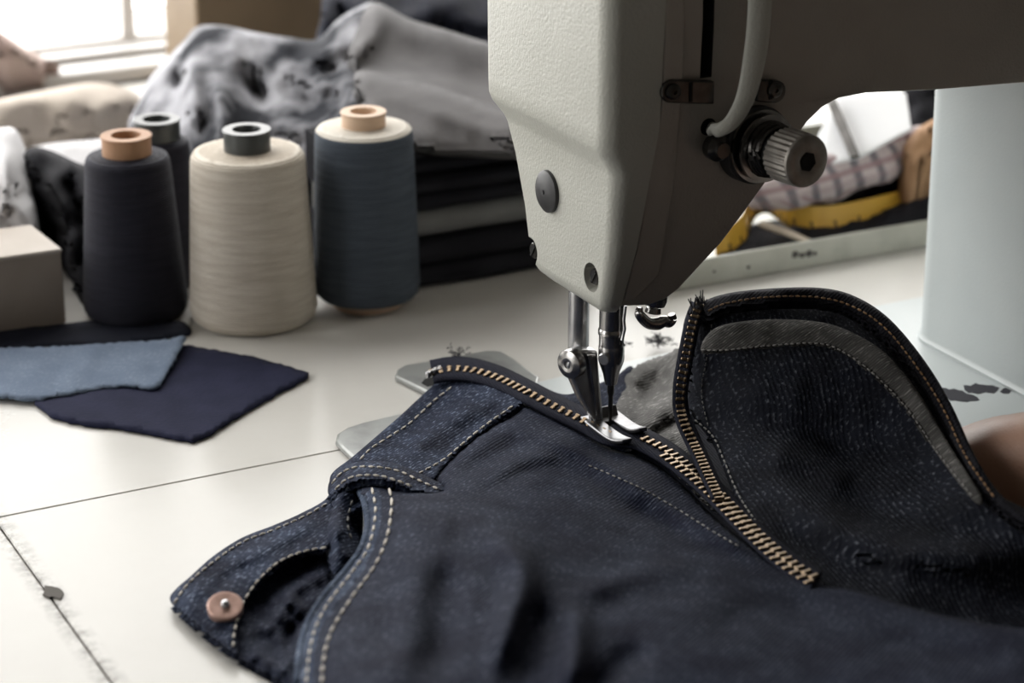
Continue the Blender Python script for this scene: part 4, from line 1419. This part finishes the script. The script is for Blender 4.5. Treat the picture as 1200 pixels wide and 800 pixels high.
ff = Relief([(420, 82, .094), (500, 98, .095), (560, 117, .093), (612, 136, .091), (660, 152, .089), (420, 118, .087), (440, 150, .080), (500, 178, .0750), (560, 181, .0748), (612, 184, .0745), (660, 190, .074), (500, 140, .085), (580, 160, .082)],
            folds=[([(440, 112), (500, 128), (560, 150), (640, 168)], .0014, 9), ], wrinkle=.0008, wscale=40, seed=6.6, cap=.0002)
cloth('front_fold', [(414, 92), (424, 82), (460, 87), (500, 97), (560, 117), (612, 135), (670, 155), (670, 190), (612, 184), (560, 181), (500, 178), (470, 166), (440, 150), (422, 122)], ff, M['f_grey'], twill, step=6, edge=16, drop=.008, thick=.0015, lift=.0014)

heap('washed_denim', [(150, 150), (165, 115), (178, 88), (215, 48), (232, 31), (262, 30), (300, 38), (340, 44), (372, 46), (395, 24), (420, 8), (440, 4), (444, 36), (412, 68), (424, 84), (424, 118), (432, 160), (425, 215), (385, 262), (330, 280), (280, 276), (240, 262), (214, 250), (196, 205), (172, 172)],
     [(240, 32, .088), (300, 40, .088), (372, 48, .088), (430, 8, .100), (440, 60, .088), (178, 90, .060), (150, 150, .035), (425, 118, .078), (430, 160, .060), (240, 110, .066), (300, 110, .066), (360, 110, .068), (240, 180, .043), (300, 180, .044), (360, 180, .046), (425, 215, .035), (214, 250, .010), (330, 280, .006), (270, 240, .015), (380, 250, .015)],
     M['f_acid'], 'crumpled black and white washed denim heap behind the cream thread cone',
     folds=[([(228, 60), (225, 100), (235, 150)], .008, 10), ([(215, 75), (210, 110)], -.010, 9), ([(285, 70), (300, 105), (320, 130)], -.012, 12), ([(330, 60), (350, 90), (400, 100)], .008, 10), ([(350, 75), (390, 60), (415, 45)], .008, 9), ([(375, 90), (400, 78)], -.010, 8), ([(330, 110), (370, 118), (420, 110)], -.008, 9), ([(300, 140), (350, 150), (420, 140)], .006, 10), ([(250, 90), (262, 140), (255, 190)], .006, 12)],
     wr=.0014, ws=24, seed=8.8, base=G(300, 282, 0))

heap('dark_cloth', [(28, 182), (38, 172), (60, 176), (90, 190), (122, 204), (130, 260), (126, 330), (112, 362), (92, 350), (76, 300), (58, 266), (42, 240), (34, 215)],
     [(30, 182, .055), (60, 178, .056), (120, 206, .050), (126, 330, .010), (110, 360, .003), (90, 345, .006), (60, 262, .020), (40, 235, .030), (80, 230, .045), (100, 280, .030)],
     M['f_black'], 'black cloth heap between the card box and the black thread cone', folds=[([(50, 190), (70, 240), (95, 310)], .007, 9), ([(75, 200), (95, 250), (108, 320)], -.006, 9)], wr=.002, ws=24, seed=3.1, base=G(90, 362))

heap('dark_cloth', [(312, 190), (318, 160), (338, 128), (356, 112), (376, 108), (392, 130), (396, 200), (392, 262), (372, 282), (336, 284), (318, 262), (306, 225)],
     [(312, 190, .040), (338, 128, .058), (376, 110, .062), (392, 200, .038), (392, 262, .016), (340, 282, .006), (310, 235, .020), (355, 180, .045), (355, 230, .026)],
     M['f_black'], 'black cloth heap between the cream and slate blue thread cones', folds=[([(330, 160), (345, 200), (350, 260)], .004, 9), ([(365, 130), (372, 180), (370, 240)], -.003, 9)], wr=.0008, ws=24, seed=5.7, base=(-0.02, 0.27, 0))

heap('beige_bundle', [(-40, 128), (0, 116), (50, 106), (105, 97), (140, 101), (172, 118), (186, 130), (180, 146), (150, 152), (110, 162), (60, 172), (20, 168), (-40, 172)],
     [(-40, 128, .034), (50, 106, .036), (105, 97, .036), (172, 118, .030), (186, 132, .022), (150, 152, .012), (110, 162, .010), (50, 172, .010), (-40, 172, .010), (80, 130, .032), (0, 145, .030), (130, 132, .026)],
     M['f_beige'], 'beige fabric bundle lying under the window', folds=[([(0, 125), (60, 118), (120, 118)], .004, 8), ([(20, 146), (80, 142), (150, 138)], -.001, 9), ([(100, 130), (130, 122), (150, 125)], .003, 7)], wr=.0005, ws=40, seed=6.2)
heap('cream_cloth', [(30, 176), (60, 168), (110, 164), (150, 160), (160, 175), (150, 200), (118, 212), (80, 196), (44, 186)],
     [(30, 176, .020), (110, 166, .026), (155, 170, .024), (118, 212, .012), (80, 190, .018)], M['f_white'], 'cream cloth flap tucked between beige bundle and black cloth', wr=.001, ws=30, seed=2.6, edge=5, drop=.003)
heap('white_cloth', [(-50, 158), (0, 150), (16, 150), (26, 164), (34, 190), (38, 225), (44, 262), (20, 270), (-50, 272)],
     [(-50, 158, .060), (16, 150, .060), (34, 190, .048), (42, 262, .034), (-10, 268, .034), (0, 200, .055), (-50, 272, .034)], M['f_white'], 'crumpled white cloth behind the card box',
     folds=[([(0, 165), (10, 200), (5, 240)], .006, 8), ([(-10, 225), (15, 222), (36, 240)], -.0015, 8), ([(-10, 240), (14, 240), (30, 256)], .005, 6)], wr=.0012, ws=22, seed=4.9)
heap('pink_cloth', [(-60, 18), (-20, 26), (4, 39), (32, 57), (64, 75), (64, 77), (30, 81), (-10, 85), (-60, 88)],
     [(-60, 20, .052), (6, 40, .040), (60, 76, .018), (-10, 84, .014), (-60, 88, .014), (0, 62, .030)], M['f_pink'], 'dusty pink cloth on the window sill', wr=.001, ws=30, seed=1.1, edge=5, drop=.003, base=(-0.11, 0.66, 0.008))

# brown card box and navy cloth at the back, under the window
c0 = on(229, 34, 2, 0.0)
zb = 0.075
cb = thing('brown_carton', (0.14, 0.60, 0), 'brown carton standing behind the washed denim heap', 'box')
yb = 0.585
xa, xc = on(229, 20, 1, yb).x, on(382, 20, 1, yb).x
make('carton_body', MB().box(((xa + xc) / 2, yb + .03, zb / 2 + .0005), (xc - xa, .06, zb)), M['wood'], cb, bevel=.001, smooth=False)
make('carton_flap', MB().box(((xa + xc) / 2, yb - .0004, zb - .014), (xc - xa - .002, .0012, .026)), M['wood'], cb, bevel=.0003, smooth=False)
heap('navy_cloth', [(374, 60), (376, 20), (382, -12), (420, -30), (480, -40), (560, -30), (640, -20), (660, 40), (660, 100), (600, 80), (520, 60), (440, 60)],
     [(376, 20, .085), (382, -12, .090), (480, -40, .095), (560, -30, .095), (640, -20, .090), (660, 40, .080), (520, 60, .070), (440, 60, .070), (600, 80, .070), (374, 60, .065), (500, 0, .095)],
     M['f_navy'], 'navy cloth heap between brown carton and machine head', folds=[([(420, -20), (430, 20), (440, 50)], .008, 16), ([(470, -30), (480, 20)], -.006, 14), ([(400, 0), (405, 40)], -.005, 9)], wr=.003, ws=40, seed=7.1, base=(0.27, 0.40, 0))

# ================================================================== TRAY AT THE RIGHT
TY0, TY1, TX0, TX1, TH = 0.1615, 0.34, 0.112, 0.40, 0.0142
tr = thing('tray', ((TX0 + TX1) / 2, (TY0 + TY1) / 2, 0), 'shallow grey green metal tray seen through the machine arm', 'tray')
t = .0022
make('tray_floor', MB().box(((TX0 + TX1) / 2, (TY0 + TY1) / 2, .0015), (TX1 - TX0, TY1 - TY0, .002)), M['tray'], tr, smooth=False)
for c_, s_ in ((((TX0 + TX1) / 2, TY0, TH / 2 + .0004), (TX1 - TX0, t, TH)), (((TX0 + TX1) / 2, TY1, TH / 2 + .0004), (TX1 - TX0, t, TH)), ((TX0, (TY0 + TY1) / 2, TH / 2 + .0004), (t, TY1 - TY0, TH)), ((TX1, (TY0 + TY1) / 2, TH / 2 + .0004), (t, TY1 - TY0, TH))):
    make('tray_side', MB().box(c_, s_), M['tray'], tr, bevel=.0008, smooth=False)
sm_ = MB()
for px, py, s_ in ((932, 298, 5), (940, 299, 4), (948, 297, 5), (955, 297, 3), (877, 313, 2.5), (837, 318, 2)):
    p = on(px, py, 1, TY0 - t / 2 - .0002)
    k = mpp(p) * s_
    sm_.hull([(p.x + k * (1 + .3 * sin(5 * a + px)) * cos(a), p.y + .0001, p.z + k * .9 * sin(a)) for a in np.linspace(0, 2 * pi, 11)[:-1]], [(p.x + k * (1 + .3 * sin(5 * a + px)) * cos(a), p.y - .0001, p.z + k * .9 * sin(a)) for a in np.linspace(0, 2 * pi, 11)[:-1]])
tag(make('worn_smudges', sm_, M['steel_d'], tr, smooth=False), 'dark worn smudges', kind='stuff')

heap('dark_scrap', [(842, 306), (860, 276), (900, 258), (950, 262), (1000, 256), (1050, 240), (1085, 214), (1120, 195), (1130, 262), (1085, 268), (1000, 282), (900, 298)],
     [(842, 306, .004), (870, 280, .005), (900, 262, .006), (960, 264, .008), (1000, 258, .010), (1085, 220, .022), (1130, 262, .008), (1000, 282, .006), (900, 298, .004), (1050, 255, .013)], M['f_black'], 'dark fabric scrap lying in the tray', wr=.002, ws=22, seed=4.2, edge=5, drop=.003, base=(0.24, 0.20, .0025), skirt_z=.0027, zmin=.0042)

# checked cloth roll
path = catmull([(876, 236, .024), (905, 226, .028), (945, 214, .031), (990, 201, .034), (1035, 186, .037), (1072, 172, .039), (1110, 160, .040)], 8)
rad = np.interp(np.linspace(0, 1, len(path)), [0, .1, .35, .7, 1], [.004, .0085, .0125, .0120, .0095])
pts = [G(x, y, z_) for x, y, z_ in path]
L, UVs = [], []
s_ = 0
for i, p in enumerate(pts):
    t_ = (pts[min(i + 1, len(pts) - 1)] - pts[max(i - 1, 0)]).normalized()
    s_ += (p - pts[i - 1]).length if i else 0
    a = t_.cross(Vector((0, 0, 1))).normalized()
    b_ = a.cross(t_)
    lp = []
    for k in range(28):
        an = 2 * pi * k / 28
        rr = rad[i] * (1 + .22 * noise.noise(Vector((cos(an) * 1.3, sin(an) * 1.3, s_ * 60))) + .10 * noise.noise(Vector((cos(an) * 3, sin(an) * 3, s_ * 160 + 9))))
        lp.append(p + a * rr * cos(an) + b_ * rr * sin(an))
        UVs.append((s_ + .0025 * sin(an), an * rad[i]))
    L.append(lp)
tag(make('checked_cloth', MB().loft(L), M['plaid'], base=pts[8], uv=UVs, sharp=None), 'pink and grey checked cloth rolled up over the tray', 'fabric')

# measuring tape: a band on edge, curled at its end
tp = catmull([(1110, 226, .016), (1060, 236, .014), (1020, 246, .013), (985, 254, .012), (950, 256, .012), (925, 251, .013), (908, 240, .014), (896, 232, .015), (884, 237, .0145), (877, 252, .0125), (872, 268, .0105), (858, 280, .0095), (838, 287, .009)], 10)
W = [G(x, y, z_) for x, y, z_ in tp]
hh = np.interp(np.linspace(0, 1, len(W)), [0, .4, .6, 1], [.0056, .0070, .0080, .0070])
mb = MB()
n_ = len(W)
lean = []
for i, p in enumerate(W):
    t_ = (W[min(i + 1, n_ - 1)] - W[max(i - 1, 0)])
    t_.z = 0
    t_.normalize()
    nn = Vector((-t_.y, t_.x, 0))
    lean.append(Vector((0, 0.30, 1)).normalized())
mb.loft([[p - lean[i] * hh[i] + Vector((0, -.0002, 0)), p + lean[i] * hh[i] + Vector((0, -.0002, 0)), p + lean[i] * hh[i] + Vector((0, .0004, 0)), p - lean[i] * hh[i] + Vector((0, .0004, 0))] for i, p in enumerate(W)])
tape_o = tag(make('measuring_tape', mb, M['yellow'], base=W[60], sharp=50), 'yellow measuring tape curled in the tray below the checked cloth', 'tape measure')
mk = MB()
for i in range(4, n_ - 2, 2):
    p = W[i]
    t_ = (W[min(i + 1, n_ - 1)] - W[max(i - 1, 0)]).normalized()
    big = (i // 2) % 4 == 0
    h_ = hh[i] * (0.75 if big else 0.35)
    c_ = p - lean[i] * (hh[i] - h_ * .55) + Vector((0, -.0003, 0))
    R_ = Matrix((t_, t_.cross(lean[i]).normalized(), lean[i])).transposed()
    mk.box(c_, (.0006 if not big else .0012, .0006, h_), R_)
tag(make('tape_marks', mk, M['print'], tape_o, smooth=False), kind='stuff')

# white card with a dark strap, leaning at the back of the tray
A = [(957, 160, .050), (984, 112, .066), (1062, 108, .070), (1068, 150, .058), (1010, 182, .046), (960, 196, .040)]
cpts = [G(*a) for a in A]
nv = (cpts[1] - cpts[0]).cross(cpts[2] - cpts[0]).normalized()
if nv.z < 0:
    nv = -nv
wc = thing('white_card', cpts[5], 'white card with a dark strap, leaning behind the checked cloth', 'card')
make('sheet', MB().hull([p - nv * .002 for p in cpts], [p for p in cpts]), M['paper'], wc, smooth=False, bevel=.0004, seg=1)
sa, sb = G(974, 118, .0655), G(1002, 184, .0475)
sw_ = (sb - sa).cross(nv).normalized() * .0024
make('strap', MB().hull([sa - sw_ - nv * .001, sa + sw_ - nv * .001, sb + sw_ - nv * .001, sb - sw_ - nv * .001], [sa - sw_ + nv * .0012, sa + sw_ + nv * .0012, sb + sw_ + nv * .0012, sb - sw_ + nv * .0012]), M['steel_d'], wc, smooth=False)
heap('grey_scrap', [(935, 208), (950, 190), (1000, 182), (1040, 162), (1064, 146), (1058, 100), (1080, 92), (1130, 90), (1130, 190), (1060, 190), (1000, 206), (950, 216)],
     [(945, 204, .030), (1000, 186, .036), (1064, 146, .042), (1060, 104, .054), (1130, 96, .056), (1130, 190, .020), (1000, 206, .022), (960, 212, .022)], M['f_black'], 'black scrap between white card and checked cloth', wr=.003, ws=25, seed=9.9, edge=5, drop=.003, base=(0.30, 0.30, .0025), skirt_z=.0027, zmin=.0042)
heap('rust_cloth', [(1058, 178), (1066, 160), (1082, 146), (1120, 130), (1130, 160), (1096, 178), (1074, 192)],
     [(1062, 176, .046), (1080, 142, .056), (1120, 124, .060), (1130, 165, .050), (1074, 190, .042)], M['orange'], 'rust coloured cloth beside the machine column', wr=.002, ws=16, seed=3.8, edge=4, drop=.003, base=(0.33, 0.28, .0025), skirt_z=.0027, zmin=.0042)
s1_, s2_ = G(893, 262, .012), G(948, 283, .009)
tag(make('wooden_stick', MB().tube([s1_, (s1_ + s2_) / 2 + Vector((0, 0, .0004)), s2_], [.0032, .0030, .0022], 10, flat=.6), M['stick'], base=(s1_ + s2_) / 2), 'pale flat wooden stick lying in the tray by the tape', 'stick')

# ================================================================== LINT
def lint(px, py, size, n, label, z=.003):
    c_ = G(px, py, z)
    m_ = MB()
    for k in range(n):
        a = c_ + Vector((rng.normal(0, size), rng.normal(0, size), abs(rng.normal(0, size * .5))))
        d = Vector((rng.normal(0, size * .7), rng.normal(0, size * .7), rng.normal(0, size * .4)))
        pp = [a, a + d * .5 + Vector((rng.normal(0, size * .3), rng.normal(0, size * .3), abs(rng.normal(0, size * .3)))), a + d]
        pp = [Vector((q_.x, q_.y, max(q_.z, z))) for q_ in pp]
        m_.tube(pp, .00017, 5)
    o = make('lint_tuft', m_, M['lint'], base=c_)
    return tag(o, label, 'lint', 'lint tufts by the needle')


lint(772, 402, .0026, 90, 'dark lint tuft on the machine bed under the hooked guide')
lint(538, 417, .0028, 36, 'thin dark lint behind the open zipper end', .0034)
lint(735, 404, .0010, 20, 'tiny lint speck right of the needle bar')

# ================================================================== HAND


def skinned(name, chains, mat, parent=None, base=(0, 0, 0), sub=2):
    """one continuous body grown over connected joints; chains share their first joint with an earlier chain"""
    vs_, es_, rs_ = [], [], []
    idx = {}
    for ch in chains:
        prev = None
        for p, r_ in ch:
            key = tuple(round(c, 5) for c in p)
            if key not in idx:
                idx[key] = len(vs_)
                vs_.append(Vector(p) - Vector(base))
                rs_.append(r_)
            i = idx[key]
            if prev is not None:
                es_.append((prev, i))
            prev = i
    me = bpy.data.meshes.new(name)
    me.from_pydata(vs_, es_, [])
    o = bpy.data.objects.new(name, me)
    o.location = base
    link(o, parent)
    sk = o.modifiers.new('skin', 'SKIN')
    sk.use_smooth_shade = True
    for i, sv in enumerate(me.skin_vertices[0].data):
        r_ = rs_[i]
        sv.radius = r_ if isinstance(r_, tuple) else (r_, r_)
        sv.use_root = i == 0
    su = o.modifiers.new('soft', 'SUBSURF')
    su.levels = su.render_levels = sub
    me.materials.append(mat)
    bpy.context.view_layer.update()
    ev = bpy.data.meshes.new_from_object(o.evaluated_get(bpy.context.evaluated_depsgraph_get()))
    o.modifiers.clear()
    o.data = ev
    ev.materials.clear()
    ev.materials.append(mat)
    ev.polygons.foreach_set('use_smooth', [True] * len(ev.polygons))
    return o


wr_ = G(1205, 552, .0265)
kn = G(1098, 546, .017)
dirv = (kn - wr_).normalized()
side = Vector((-dirv.y, dirv.x, 0)).normalized()
if side.y < 0:
    side = -side
el = wr_ - dirv * .20 + Vector((0.02, -0.05, .03))
mid = wr_.lerp(kn, .5)
chains = [[(mid, (.0165, .026)), (wr_, (.020, .025)), (wr_.lerp(el, .35), .027), (wr_.lerp(el, .75), .034), (el, .036)]]
for k, (off, ln) in enumerate(((.018, .040), (.006, .045), (-.006, .042), (-.018, .034))):
    k0 = kn + side * off
    k1 = k0 + dirv * ln * .5 + Vector((0, 0, -.0035))
    k2 = k0 + dirv * ln * .8 + Vector((0, 0, -.006))
    k3 = k0 + dirv * ln * .98 + Vector((0, 0, -.0075))
    chains.append([(mid, 0), (k0, .0098), (k1, .0080), (k2, .0072), (k3, .0055)])
t0 = mid + side * -.020
chains.append([(mid, 0), (t0, .012), (t0 + dirv * .022 - side * .010, .0095), (t0 + dirv * .042 - side * .008 + Vector((0, 0, -.004)), .008)])
person = skinned('person', chains, M['skin'], None, Vector((wr_.x, wr_.y, 0)))
tag(person, 'bare hand and forearm reaching from the sewer under the raised denim', 'person')
